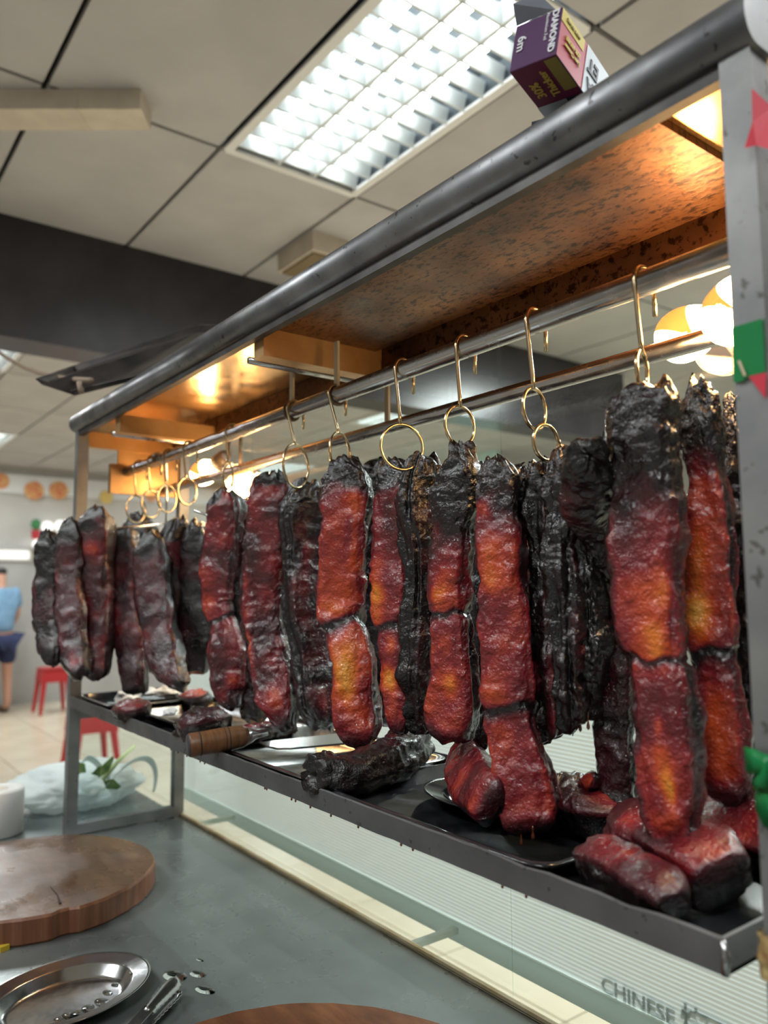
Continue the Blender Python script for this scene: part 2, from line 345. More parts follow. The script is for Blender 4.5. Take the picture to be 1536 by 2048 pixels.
for i in range(-9, 4):
    for j in range(-5, 13):
        cells.append((-1.9 + i * LX, .85 + j * LY))
nt_ = 0
for x, y in cells:
    if any(abs(x - a) < .05 and abs(y - b) < .05 for a, b in fix_spots): continue
    if tm is None:
        o = obj('ceiling_tile', bx(-LX / 2 + .009, LX / 2 - .009, -LY / 2 + .009, LY / 2 - .009, 0, .02), M['tile'], ceiling, bevel=.004, seg=1); tm = o.data
    else: o = link(bpy.data.objects.new('ceiling_tile', tm), ceiling)
    o.location = (x, y, CEIL); nt_ += 1
wall_l = struct('wall_left', bx(-10.9, -10.75, -4, 11, FLOOR, CEIL), M['wall'])
wall_b = struct('wall_back', bx(-10.75, 5, 8.6, 8.75, FLOOR, CEIL), M['wall'])
wall_f = struct('wall_front', bx(-3.2, 5, -2.6, -2.5, FLOOR, CEIL), M['wallgrey'])
bulk = struct('trim_1', bx(-3.72, -3.5, -1.0, 4.9, Z0 + 1.07, CEIL), M['dark'])
colm = struct('wall_column', bx(-1.75, -1.15, 3.9, 4.5, FLOOR, CEIL), M['wallgrey'])

def make_fixture():
    t = thing('ceiling_light', (0, 0, 0), '', 'light', 'fluorescent ceiling fixtures')
    W, D = 1.18 / 2, .56 / 2
    obj('housing', extr([(-D, 0), (-D, .10), (D, .10), (D, 0), (D - .006, 0), (D - .006, .094), (-D + .006, .094), (-D + .006, 0)], -W, W), M['cell'], t)
    fr = bmesh.new()
    for a in ((-W, W, -D - .012, -D + .02), (-W, W, D - .02, D + .012)): bx(*a, -.006, .006, fr)
    for a in ((-W - .01, -W + .02, -D, D), (W - .02, W + .01, -D, D)): bx(*a, -.006, .006, fr)
    obj('frame', fr, M['white'], t)
    for y in (-.155, 0, .155): obj('tube', tube([(-W + .03, y, .06), (W - .03, y, .06)], .016, 12), M['tubelamp'], t, smooth=True)
    for y in (-.078, .078):
        obj('louver_bar', extr([(y - .020, .055), (y + .020, .055), (y + .006, .0), (y - .006, .0)], -W + .01, W - .01), M['louver'], t)
    bl = None
    for k in range(13):
        x = -W + .05 + k * (2 * W - .1) / 12
        if bl is None: o = obj('louver_blade', extr([(-.016, .05), (.016, .05), (.004, .0), (-.004, .0)], -D + .02, D - .02, 'y'), M['louver'], t); bl = o.data
        else: o = link(bpy.data.objects.new('louver_blade', bl), t)
        o.location.x = x
    return t
fx0 = make_fixture()
for n, (x, y) in enumerate(fix_spots):
    lab = ['white fluorescent ceiling fixture with mirrored louvers above the meat rack', 'fluorescent ceiling fixture over the stall behind the camera', 'fluorescent ceiling fixture behind the camera on the right',
           'fluorescent ceiling fixture right of the meat rack', 'added fluorescent ceiling fixture just past the dark bulkhead, brightening the hall', 'distant fluorescent ceiling fixture near the menu boards',
           'added fluorescent ceiling fixture past the bulkhead on the glass side, brightening the hall', 'added fluorescent ceiling fixture beyond the rear glass, brightening hall and banner', 'farthest added fluorescent ceiling fixture by the back corner, brightening the hall', 'added unseen ceiling fixture over the customer side, brightening the banner from behind'][n]  # last fixture is out of view, added to whiten the banner from behind
    t = fx0 if n == 0 else copy_tree(fx0, (0, 0, 0))
    t.location = (x, y, CEIL - .004); t['label'] = lab
    for dy_ in ((-.155, .155) if n else (-.155, 0, .155)):
        ld = bpy.data.lights.new('fixture_lamp', 'AREA'); ld.shape = 'RECTANGLE'; ld.size = 1.1; ld.size_y = .028
        ld.energy = LAMP_W * .5 * (.10, .56, .62, .50, .75, 1.0, 1.2, 2.0, 1.1, 1.45)[n]; ld.color = (.94, .985, 1.0)
        lo = bpy.data.objects.new('fixture_lamp', ld); col.objects.link(lo); lo.parent = t; lo.location = (0, dy_, -.02 if n else .042)

# trunking and box fixed to the ceiling
a, b = onZ(-260, 217, CEIL - .03), onZ(292, 217, CEIL - .03); d = (b - a).normalized(); s = d.cross(Vector((0, 0, 1)))
t = thing('cable_trunking', (b.x, b.y, CEIL), 'cream cable trunking ending in mid ceiling, left of the bright fixture', 'trunking')
obj('duct', obox((a + b) / 2 + Vector((0, 0, -.005)), d, s, (0, 0, 1), (b - a).length / 2, .058, .034), M['cream'], t, bevel=.004)
e = a + (b - a) * .77
obj('joint_cover', obox(e + Vector((0, 0, -.005)), d, s, (0, 0, 1), .006, .0605, .0365), M['cream'], t)
p = onZ(640, 512, CEIL - .06)
t = thing('junction_box', (p.x, p.y, CEIL), 'small beige box on the ceiling next to the dark bulkhead', 'box')
obj('case', bx(p.x - .22, p.x + .10, p.y - .10, p.y + .10, CEIL - .09, CEIL), M['cream'], t, bevel=.01)
obj('lid', bx(p.x - .20, p.x + .08, p.y - .085, p.y + .085, CEIL - .10, CEIL - .085), M['brownwood'], t, bevel=.004)

# far wall: menu boards, shelf lamps, people
WX = -10.74
def wp(px, py): return onX(px, py, WX)
a, b = wp(-160, 935), wp(470, 1015)
t = thing('menu_board', (WX, (a.y + b.y) / 2, b.z), 'long white menu board with round dish pictures high on the far wall', 'sign')
obj('panel', bx(WX - .02, WX + .05, a.y, b.y, b.z, a.z), M['sign'], t, bevel=.01)
for px, py, r_, mm in ((0, 963, .10, 'dish'), (66, 982, .12, 'dish'), (115, 982, .12, 'dish'), (210, 995, .09, 'dishyellow'), (-60, 975, .11, 'dish'), (300, 990, .10, 'dish')):
    p = wp(px, py); obj('dish_picture', lathe([(0, 0), (r_, 0), (r_, .012), (0, .016)], (WX + .05, p.y, p.z), (1, 0, 0), 20), M[mm], t)
p = wp(115, 915); t = thing('shop_fascia', (WX, p.y, p.z), 'brown strip of board above the far menu board', 'board')
obj('board', bx(WX, WX + .09, p.y - .30, p.y + .42, p.z - .05, p.z + .06), M['brownwood'], t, bevel=.008)
a, b = wp(-120, 1099), wp(54, 1118)
t = thing('strip_lamp', (WX, a.y, b.z), 'white glowing strip lamp low on the far wall', 'lamp')
obj('diffuser', bx(WX + .02, WX + .10, a.y, b.y, b.z, a.z), M['lampball'], t, bevel=.02); obj('backplate', bx(WX, WX + .03, a.y - .05, b.y + .05, b.z - .03, a.z + .03), M['white'], t)
for k, (px, py, lab) in enumerate(((72, 1090, 'lowest round white lamp on the far wall, above the strip lamp'), (90, 1055, 'round white lamp on the far wall beside the red pot'), (116, 1053, 'round white lamp on the far wall nearest the rack post'))):
    p = wp(px, py); t = thing('globe_lamp', (WX, p.y, p.z), lab, 'lamp', 'round lamps on the far wall')
    obj('globe', lathe([(0, -.075), (.05, -.06), (.072, -.02), (.075, 0), (.072, .02), (.05, .06), (0, .075)], (WX + .12, p.y, p.z), seg=16), M['lampball'], t, smooth=True)
    obj('bracket', tube([(WX, p.y, p.z - .05), (WX + .1, p.y, p.z - .05)], .015, 8), M['white'], t)
p = wp(67, 1062); t = thing('potted_plant', (WX, p.y, p.z), 'tiny green plant in a red pot on the far wall ledge', 'plant')
obj('pot', lathe([(0, -.12), (.045, -.11), (.055, .0), (.0, .0)], (WX + .12, p.y, p.z), seg=14), M['potred'], t)
obj('foliage', lathe([(0, 0), (.05, .03), (.065, .08), (.045, .13), (0, .15)], (WX + .12, p.y, p.z), seg=9), M['potgreen'], t)
a, b = wp(-150, 1066), wp(160, 1078)
t = thing('wall_ledge', (WX, a.y, b.z), 'narrow grey ledge across the far wall under the lamps', 'shelf')
obj('board', bx(WX, WX + .24, a.y, b.y, b.z - .16, b.z - .13), M['wallgrey'], t, bevel=.004)
for yy in (a.y + .2, b.y - .2): obj('bracket', bx(WX, WX + .2, yy - .015, yy + .015, b.z - .24, b.z - .16), M['wallgrey'], t)
struct('wall_dado', bx(WX, WX + .02, -4, 8.6, FLOOR, wp(20, 1125).z), M['wallgrey'])

def skin_mesh(name, verts, edges, radii, mat_, parent, sub=2):
    me = bpy.data.meshes.new(name); me.from_pydata([tuple(v) for v in verts], edges, [])
    o = bpy.data.objects.new(name, me); col.objects.link(o)
    md = o.modifiers.new('skin', 'SKIN'); md.use_smooth_shade = True
    for i, r_ in enumerate(radii):
        sv = me.skin_vertices[0].data[i]; sv.radius = r_ if isinstance(r_, tuple) else (r_, r_); sv.use_root = (i == 0)
    s = o.modifiers.new('sub', 'SUBSURF'); s.levels = sub; s.render_levels = sub
    bpy.context.view_layer.update()
    m2 = bpy.data.meshes.new_from_object(o.evaluated_get(bpy.context.evaluated_depsgraph_get()))
    bpy.data.objects.remove(o); bpy.data.meshes.remove(me); m2.name = name
    m2.polygons.foreach_set('use_smooth', [True] * len(m2.polygons)); m2.materials.clear(); m2.materials.append(mat_)
    return link(bpy.data.objects.new(name, m2), parent)
def person(x, y, face, label, shirt, legs_m, seated=False, h=1.66):
    """standing or seated figure; face = heading in radians"""
    t = thing('person', (x, y, FLOOR), label, 'person')
    f = Vector((math.cos(face), math.sin(face), 0)); s = Vector((-f.y, f.x, 0)); k = h / 1.66
    zb = .47 if seated else .90
    def P(fw, sd, z): return Vector((x, y, FLOOR)) + f * (fw * k) + s * (sd * k) + Vector((0, 0, z * k))
    hip, waist, chest, neck, head, crown = P(0, 0, zb), P(.01, 0, zb + .16), P(.03, 0, zb + .38), P(.03, 0, zb + .56), P(.07, 0, zb + .66), P(.08, 0, zb + .78)
    V = [hip, waist, chest, neck, head, crown]; E = [(0, 1), (1, 2), (2, 3), (3, 4), (4, 5)]
    R_ = [(.13, .10), (.12, .09), (.15, .10), .05, .085, .07]
    arms, legs = [], []
    for sg in (-1, 1):
        b0 = len(V); sh = [P(.03, .17 * sg, zb + .50), P(.06, .23 * sg, zb + .24), P(.20, .22 * sg, zb + .07), P(.27, .21 * sg, zb + .03), P(.33, .205 * sg, zb + .01)]
        V += sh; E += [(2, b0)] + [(b0 + q, b0 + q + 1) for q in range(4)]; R_ += [.06, .045, .032, .035, .018]; arms.append(sh)
        th = len(V); V.append(P(.29, .215 * sg - .03 * sg, zb + .03)); E.append((b0 + 3, th)); R_.append(.013)
        b0 = len(V)
        lg = ([P(.0, .09 * sg, zb - .03), P(.42, .11 * sg, .48), P(.40, .11 * sg, .10), P(.52, .12 * sg, .035)] if seated else
              [P(.0, .09 * sg, zb - .06), P(.03, .11 * sg, .48), P(-.01, .11 * sg, .09), P(.12, .12 * sg, .035)])
        V += lg; E += [(0, b0)] + [(b0 + q, b0 + q + 1) for q in range(3)]; R_ += [.09, .06, .04, .032]; legs.append(lg)
    skin_mesh('body', V, E, R_, M['skin'], t)
    Vs = [hip + Vector((0, 0, .0)), waist, chest, P(.03, 0, zb + .50)]; Es = [(0, 1), (1, 2), (2, 3)]; Rs = [(.165, .13), (.155, .125), (.175, .125), .085]
    for a_ in arms:
        b0 = len(Vs); Vs += [a_[0], a_[0] + (a_[1] - a_[0]) * .75]; Es += [(2, b0), (b0, b0 + 1)]; Rs += [.085, .075]
    skin_mesh('shirt', Vs, Es, Rs, shirt, t)
    Vp = [hip]; Ep = []; Rp = [(.17, .135)]
    for lg in legs:
        b0 = len(Vp); Vp += [lg[0], lg[0] + (lg[1] - lg[0]) * .8]; Ep += [(0, b0), (b0, b0 + 1)]; Rp += [.115, .095]
    skin_mesh('shorts', Vp, Ep, Rp, legs_m, t)
    skin_mesh('hair', [head + Vector((0, 0, .03)) - f * .02, crown + Vector((0, 0, .02)) - f * .01], [(0, 1)], [.096, .082], M['hair'], t)
    for sg in (-1, 1):
        skin_mesh('shoe', [legs[(sg + 1) // 2][2] + Vector((0, 0, -.04)), legs[(sg + 1) // 2][3] + f * .05 + Vector((0, 0, .0))], [(0, 1)], [.045, .038], M['browncloth'], t, 1)
    return t
q = onZ(28, 1412, FLOOR); person(q.x + .6, q.y - .30, math.radians(200), 'standing person in a blue shirt and navy shorts at the left edge', M['blue'], M['navycloth'])
q = onZ(60, 1400, FLOOR); person(q.x - .2, q.y - .05, math.radians(215), 'seated person with black hair and a white shirt behind the blue shirt', M['whitecloth'], M['browncloth'], True)

def stool(p, label, h=.45):
    t = thing('plastic_stool', p, label, 'stool', 'red plastic stools')
    obj('seat', bx(p.x - .15, p.x + .15, p.y - .15, p.y + .15, p.z + h - .03, p.z + h), M['redplastic'], t, bevel=.015)
    obj('skirt', extr([(p.y - .15, p.z + h - .02), (p.y + .15, p.z + h - .02), (p.y + .165, p.z + h - .16), (p.y - .165, p.z + h - .16)], p.x - .15, p.x + .15), M['redplastic'], t, bevel=.006)
    for i in (-1, 1):
        for j in (-1, 1):
            obj('leg', tube([(p.x + .13 * i, p.y + .13 * j, p.z + h - .15), (p.x + .17 * i, p.y + .17 * j, p.z)], [.03, .02], 8), M['redplastic'], t)
    return t
q = onZ(104, 1425, FLOOR); stool(q, 'red plastic stool on the tiled floor left of the rack post', .52)
q = onZ(180, 1545, FLOOR); stool(Vector((q.x, q.y, FLOOR)), 'red plastic stool seen through the rack end frame', .48)
q = onZ(112, 1395, FLOOR)
t = thing('dining_table', (q.x - 1.2, q.y, FLOOR), 'pale food court table far behind the hanging meat', 'table')
tx, ty = q.x - 1.2, q.y + .2
obj('tabletop', bx(tx - .4, tx + .4, ty - .5, ty + .5, FLOOR + .70, FLOOR + .74), M['sign'], t, bevel=.01)
obj('pedestal', lathe([(.04, 0), (.04, .70)], (tx, ty, FLOOR), seg=12), M['wallgrey'], t); obj('base', lathe([(.25, 0), (.25, .03), (.04, .06)], (tx, ty, FLOOR), seg=16), M['wallgrey'], t)
zt = FLOOR + .74; pb = Vector((tx + .25, ty - .05, zt))
t = thing('shopping_bag', pb, 'white bag with pink and yellow bands on the far table', 'bag')
obj('sack', lathe([(.0, 0), (.14, .01), (.17, .15), (.15, .42), (.09, .52), (0, .53)], pb, seg=14), M['whitecloth'], t, smooth=True)
obj('pink_band', lathe([(.172, .20), (.173, .21), (.168, .27), (.166, .27)], pb, seg=14), M['pinkc'], t); obj('yellow_band', lathe([(.160, .06), (.166, .06), (.176, .16), (.172, .16)], pb, seg=14), M['yellowc'], t)
# beyond the rear glass
p = onY(945, 860, 6.4)
t = thing('teal_screen', (p.x, 6.4, FLOOR), 'pale teal partition standing beyond the rear glass', 'partition')
obj('panel', bx(p.x - .5, p.x + .42, 6.38, 6.42, FLOOR + .1, p.z + .42), M['teal'], t, bevel=.01)
for sx_ in (-.46, .38): obj('foot', bx(p.x + sx_ - .03, p.x + sx_ + .03, 6.15, 6.65, FLOOR, FLOOR + .1), M['wallgrey'], t)

# ------------------------------------------------------------------ counter and rear glass
ct = thing('steel_counter', (-1.0, .3, FLOOR), 'grey stainless steel counter carrying the rack and the chopping boards', 'counter')
bm = bmesh.new()
poly = [(-2.44, -.35), (.7, -.35), (.7, .795), (-2.44, .795)]
lo_ = [bm.verts.new((x, y, -.04)) for x, y in poly]; hi_ = [bm.verts.new((x, y, 0)) for x, y in poly]
bm.faces.new(lo_[::-1]); bm.faces.new(hi_)
for i in range(len(poly)): bm.faces.new((lo_[i], lo_[(i + 1) % len(poly)], hi_[(i + 1) % len(poly)], hi_[i]))
obj('worktop', bm, M['counter'], ct, bevel=.004)
obj('base', bx(-2.3, .6, -.25, .72, FLOOR, -.04), M['steel'], ct)
GA, GB = Vector((-1.96, .806, 0)), Vector((-.10, .806, 0)); gd = (GB - GA).normalized(); gn = Vector((gd.y, -gd.x, 0))
gl = thing('glass_screen', (GA + GB) / 2, 'tall clear glass screen standing behind the rack', 'glass')
pane_n = 2; cut = .63
for i, (u0, u1) in enumerate(((0, cut), (cut, 1))):
    A = GA.lerp(GB, u0 + (.001 if i else 0)); B = GA.lerp(GB, u1)
    obj('pane', obox((A + B) / 2 + Vector((0, 0, .45)), gd, gn, (0, 0, 1), (B - A).length / 2 - .001, .003, .47), M['glass'], gl)
obj('silicone_bead', tube([GA + Vector((0, 0, .004)) + gn * .008, GB + Vector((0, 0, .004)) + gn * .008], .005, 8), M['silicone'], gl)
# banner outside the glass
bo = -gn * .144
A, B = GA + bo + Vector((-.35, 0, -.018)), GB + bo + Vector((.3, 0, -.018))
bn = thing('hanging_banner', (A + B) / 2, 'white ribbed plastic banner with faded blue print hanging outside the glass', 'banner')
bm = bmesh.new(); nz_ = 120; zlo, zhi = .002, .38
prof = []
for i in range(nz_ + 1): prof.append((.0007 * (i % 2), zlo + (zhi - zlo) * i / nz_))
va = [[bm.verts.new(Pp + gn * o_ + Vector((0, 0, z_))) for o_, z_ in prof] for Pp in (A, B)]
for i in range(nz_): bm.faces.new((va[0][i], va[1][i], va[1][i + 1], va[0][i + 1]))
obj('sheet', bm, M['banner'], bn)
obj('lower_rail', obox((A + B) / 2 + Vector((0, 0, -.016)), gd, gn, (0, 0, 1), (B - A).length / 2, .006, .0165), M['mint'], bn, bevel=.002)
for u in (.16, .5, .87):
    pp = A.lerp(B, u); obj('strut', obox(pp + Vector((0, 0, -.012)) + gn * .070, gd, gn, (0, 0, 1), .006, .069, .005), M['mint'], bn)
def ban(s, u, z, size):
    pp = A.lerp(B, u) + Vector((0, 0, z)) - gn * .0022
    lettering(s, size, pp, gd, (0, 0, 1), M['faded'], bn, .0008)
for px, py, s, sz in ((1272, 1972, 'CHINESE', .030), (1388, 2020, '烧', .044), (1440, 2044, '王', .040)):
    d_ = ray(px, py); o3 = Vector((0, 0, Z0)); dv = Vector(d_); tt = (A - o3).dot(gn) / dv.dot(gn); hit = o3 + dv * tt
    ban(s, (hit - A).dot(gd) / (B - A).length, hit.z, sz)

# ------------------------------------------------------------------ the meat rack
ZR = lambda z: z + Z0
rk = thing('display_rack', (-1.09, .65, 0), 'long steel display rack with a grease stained canopy and hanging pipes', 'rack')
XL, XR, YF, YB = -1.92, -.256, .52, .80
for x0, x1 in ((XL, XL + .025), (XR - .0235, XR)):
    for y0, y1 in ((YF, YF + .025), (YB - .025, YB)):
        obj('post', bx(x0, x1, y0, y1, 0, ZR(.386)), M['post'], rk, bevel=.002)
rail_prof = lambda y: [(y + .03, .382), (y + .010, .382)] + [(y + .010 - .017 * math.sin(math.pi * k / 14), .403 - .021 * math.cos(math.pi * k / 14)) for k in range(1, 14)] + [(y + .010, .424), (y + .03, .424)]
bm = extr([(a_, ZR(b_)) for a_, b_ in rail_prof(.514)], XL - .012, XR + .004); bmesh.ops.recalc_face_normals(bm, faces=bm.faces)
for f_ in bm.faces: f_.material_index = 1 if f_.normal.x > .9 else 0; f_.smooth = abs(f_.normal.x) < .5
obj('hood_rail', bm, [M['rail'], M['post']], rk)  # right end cap in lighter steel, painting in the light it catches
obj('hood_rail', bx(XR - .03, XR + .0036, .544, YB, ZR(.382), ZR(.424)), M['post'], rk, bevel=.004)  # same lighter steel, imitating light on the right side
obj('hood_rail', bx(XL - .0116, XL + .03, .544, YB, ZR(.382), ZR(.424)), M['rail'], rk, bevel=.004)
obj('hood_rail', bx(XL - .012, XR + .004, YB, YB + .025, ZR(.38), ZR(.424)), M['rail'], rk, bevel=.003)
obj('lower_lip', bx(XL + .01, XR - .01, .5225, .534, ZR(.3705), ZR(.3822)), M['lip'], rk, bevel=.0015)
obj('roof_sheet', bx(XL, XR, .53, YB + .005, ZR(.405), ZR(.412)), M['rail'], rk)
obj('roof_sheet', bx(-.98, -.30, .56, YB - .01, ZR(.4125), ZR(.433)), M['rail'], rk, bevel=.002)
obj('ceiling_liner', bx(XL + .02, XR - .02, .534, YB - .002, ZR(.396), ZR(.403)), M['liner'], rk)
obj('ceiling_panel', bx(-1.005, -.355, .536, .742, ZR(.3885), ZR(.3956)), M['stain'], rk, bevel=.001)
obj('back_beam', bx(XL + .02, XR - .02, .755, YB - .001, ZR(.352), ZR(.3955)), M['stain'], rk, bevel=.002)
for x_, z_ in ((-1.035, .346), (-1.675, .338)):
    obj('cross_beam', bx(x_, x_ + .03, .536, .754, ZR(z_), ZR(.376)), M['amber'], rk, bevel=.002)
    obj('cross_bar', tube([(x_ - .018, .536, ZR(z_ + .004)), (x_ - .018, .757, ZR(z_ + .004))], .006, 8), M['pipe'], rk, smooth=True)
obj('cross_beam', bx(-1.015, -1.004, .536, .754, ZR(.376), ZR(.3955)), M['amber'], rk)
obj('end_panel', bx(XL + .004, XL + .010, YF + .1, YB - .025, ZR(.27), ZR(.39)), M['amber'], rk)
obj('end_rail', bx(XL, XL + .025, YF + .025, YB - .025, ZR(.345), ZR(.386)), M['amber'], rk, bevel=.002)
obj('end_rail', bx(XL, XL + .025, YF + .025, YB - .025, .004, .026), M['post'], rk, bevel=.002)
obj('end_rail', bx(XR - .0235, XR, YF + .025, YB - .025, .004, .026), M['post'], rk, bevel=.002)
obj('end_rail', bx(XL, XL + .025, YF + .025, YB - .025, .262, .290), M['post'], rk, bevel=.002)
obj('end_rail', bx(XR - .0235, XR, YF + .025, YB - .025, .262, .290), M['post'], rk, bevel=.002)
obj('side_glass', bx(XL + .012, XL + .016, YF + .025, YB - .025, .026, .262), M['sideglass'], rk)
PY, PZ, PR = .64, ZR(.293), .0125
obj('hanging_pipe', tube([(XL + .02, PY, PZ), (XR - .01, PY, PZ)], PR, 24), M['pipe'], rk, smooth=True)
P2Y, P2Z = .735, ZR(.254)
obj('hanging_pipe', tube([(XL + .02, P2Y, P2Z), (XR - .01, P2Y, P2Z)], .0105, 24), M['pipe'], rk, smooth=True)
for xx in (XL, XR - .0235):
    obj('pipe_bracket', bx(xx + .002, xx + .0215, .60, .77, ZR(.238), ZR(.310)), M['amber'], rk, bevel=.002)
for xs, y2 in ((-1.10, .395), (-.966, .376)):
    st = obj('hanger_strap', bx(xs - .005, xs + .005, PY - .002, PY + .002, PZ + .012, ZR(y2)), M['strap'], rk)
    obj('strap_loop', tube([(xs, PY + .0145 * math.cos(a_), PZ + .0145 * math.sin(a_)) for a_ in np.linspace(0, 2 * math.pi, 17)[:-1]], .0028, 8, True), M['socket'], st, smooth=True)
obj('hanger_strap', bx(-.970, -.960, P2Y - .002, P2Y + .002, P2Z + .008, ZR(.352)), M['strap'], rk)
# shelf: folded sheet with a front lip, dark greasy inside
SX0, SX1, SY0, SY1, SZ0, SZ1 = XL + .026, -.308, .521, .772, .291, .316
obj('shelf_floor', bx(SX0, SX1, SY0 + .001, SY1 - .001, SZ0, SZ0 + .003), M['blacksteel'], rk)
bm = bmesh.new(); random.seed(4); n = 60
tp = []; 
for i in range(n + 1):
    x_ = SX0 + (SX1 - SX0) * i / n; w_ = random.uniform(-.0005, .0005) + (-.0016 if i in (53, 57) else 0); b_ = random.uniform(-.0006, .0003)
    tp.append([bm.verts.new((x_, y_, z_)) for y_, z_ in ((SY0, SZ0 + b_), (SY0 - .001, SZ1 + w_ - .001), (SY0 + .0005, SZ1 + w_), (SY0 + .003, SZ1 + w_ - .0006), (SY0 + .003, SZ0 + .003))])
for a_, b_ in zip(tp[:-1], tp[1:]):
    for k in range(4): bm.faces.new((a_[k], a_[k + 1], b_[k + 1], b_[k]))
bm.faces.new(tp[0][::-1]); bm.faces.new(tp[-1])
obj('front_lip', bm, M['shelf'], rk, smooth=False)
obj('side_lip', bx(SX1 - .003, SX1, SY0, SY1, SZ0, SZ1), M['shelf'], rk, bevel=.001)
obj('side_lip', bx(SX0, SX0 + .003, SY0, SY1, SZ0, SZ1), M['shelf'], rk, bevel=.001)
obj('back_lip', bx(SX0, SX1, SY1 - .003, SY1, SZ0, SZ1), M['shelf'], rk, bevel=.001)
obj('corner_bead', tube([(SX1, SY0 - .001, SZ0 + .001), (SX1 + .001, SY0 - .001, SZ0 + .014), (SX1 - .001, SY0 - .0005, SZ1 - .001)], [.0028, .0034, .002], 8), M['traysteel'], rk, smooth=True)
obj('right_shelf_bracket', bx(SX1, XR - .02, .70, .765, SZ0 - .004, SZ0), M['post'], rk)
random.seed(9)
for k in range(16):      # grease beads hanging from the lip
    x_ = random.uniform(-1.3, -.4); z_ = SZ0 - .0005
    obj('grease_bead', lathe([(0, -.0035), (.0014, -.002), (.0012, 0), (0, .001)], (x_, SY0 + .001, z_), seg=8), M['drip'], rk, smooth=True)

# bulbs along the back
def bulb(p, d, label):
    t = thing('heat_bulb', p, label, 'bulb', 'glowing heat bulbs in the rack')
    d = Vector(d).normalized(); u = d.cross(Vector((0, 0, 1))).normalized()
    prof = [(0, .0335), (.006, .0330), (.012, .0312), (.0175, .0282), (.022, .0245), (.0258, .0195), (.0285, .013), (.0298, .006), (.030, 0), (.0292, -.007), (.0272, -.0135), (.0243, -.020), (.021, -.026), (.018, -.032), (.0155, -.038), (.0135, -.048), (.0135, -.052)]
    bm = lathe(prof, p, d, 40); ax = Vector((-.35, -.2, -.9)).normalized()
    o = obj('glass_envelope', bm, M['bulb'], t, smooth=True)
    at_ = o.data.attributes.new('lit', 'FLOAT', 'POINT')
    for i, v in enumerate(o.data.vertices):
        c = v.co - Vector(p); at_.data[i].value = max(c.normalized().dot(ax), .28 + (-.016 - c.dot(d)) * 30)
    obj('socket', lathe([(.015, -.05), (.019, -.052), (.019, -.085), (.010, -.088)], p, d, 20), M['socket'], t, smooth=True)
    obj('lamp_arm', tube([Vector(p) - d * .08, Vector((p[0] - d.x * .085, YB - .012, p[2] - d.z * .085)), Vector((p[0] - d.x * .085, YB - .012, ZR(.354)))], .005, 8), M['socket'], t, smooth=True)
    return t
bulb(onY(1372, 668, .765), (-.95, -.1, -.25), 'round amber glass heat bulb right of the last meat hook')
bulb(onY(1470, 622, .70), (-.7, .3, -.55), 'glowing heat bulb half hidden behind the right post')
bulb(onY(408, 945, .762), (-.9, -.2, -.3), 'glowing heat bulb at the far left end of the rack')
bulb(onY(482, 968, .762), (.6, -.6, -.4), 'glowing heat bulb behind the far strips, right of the other far bulb')

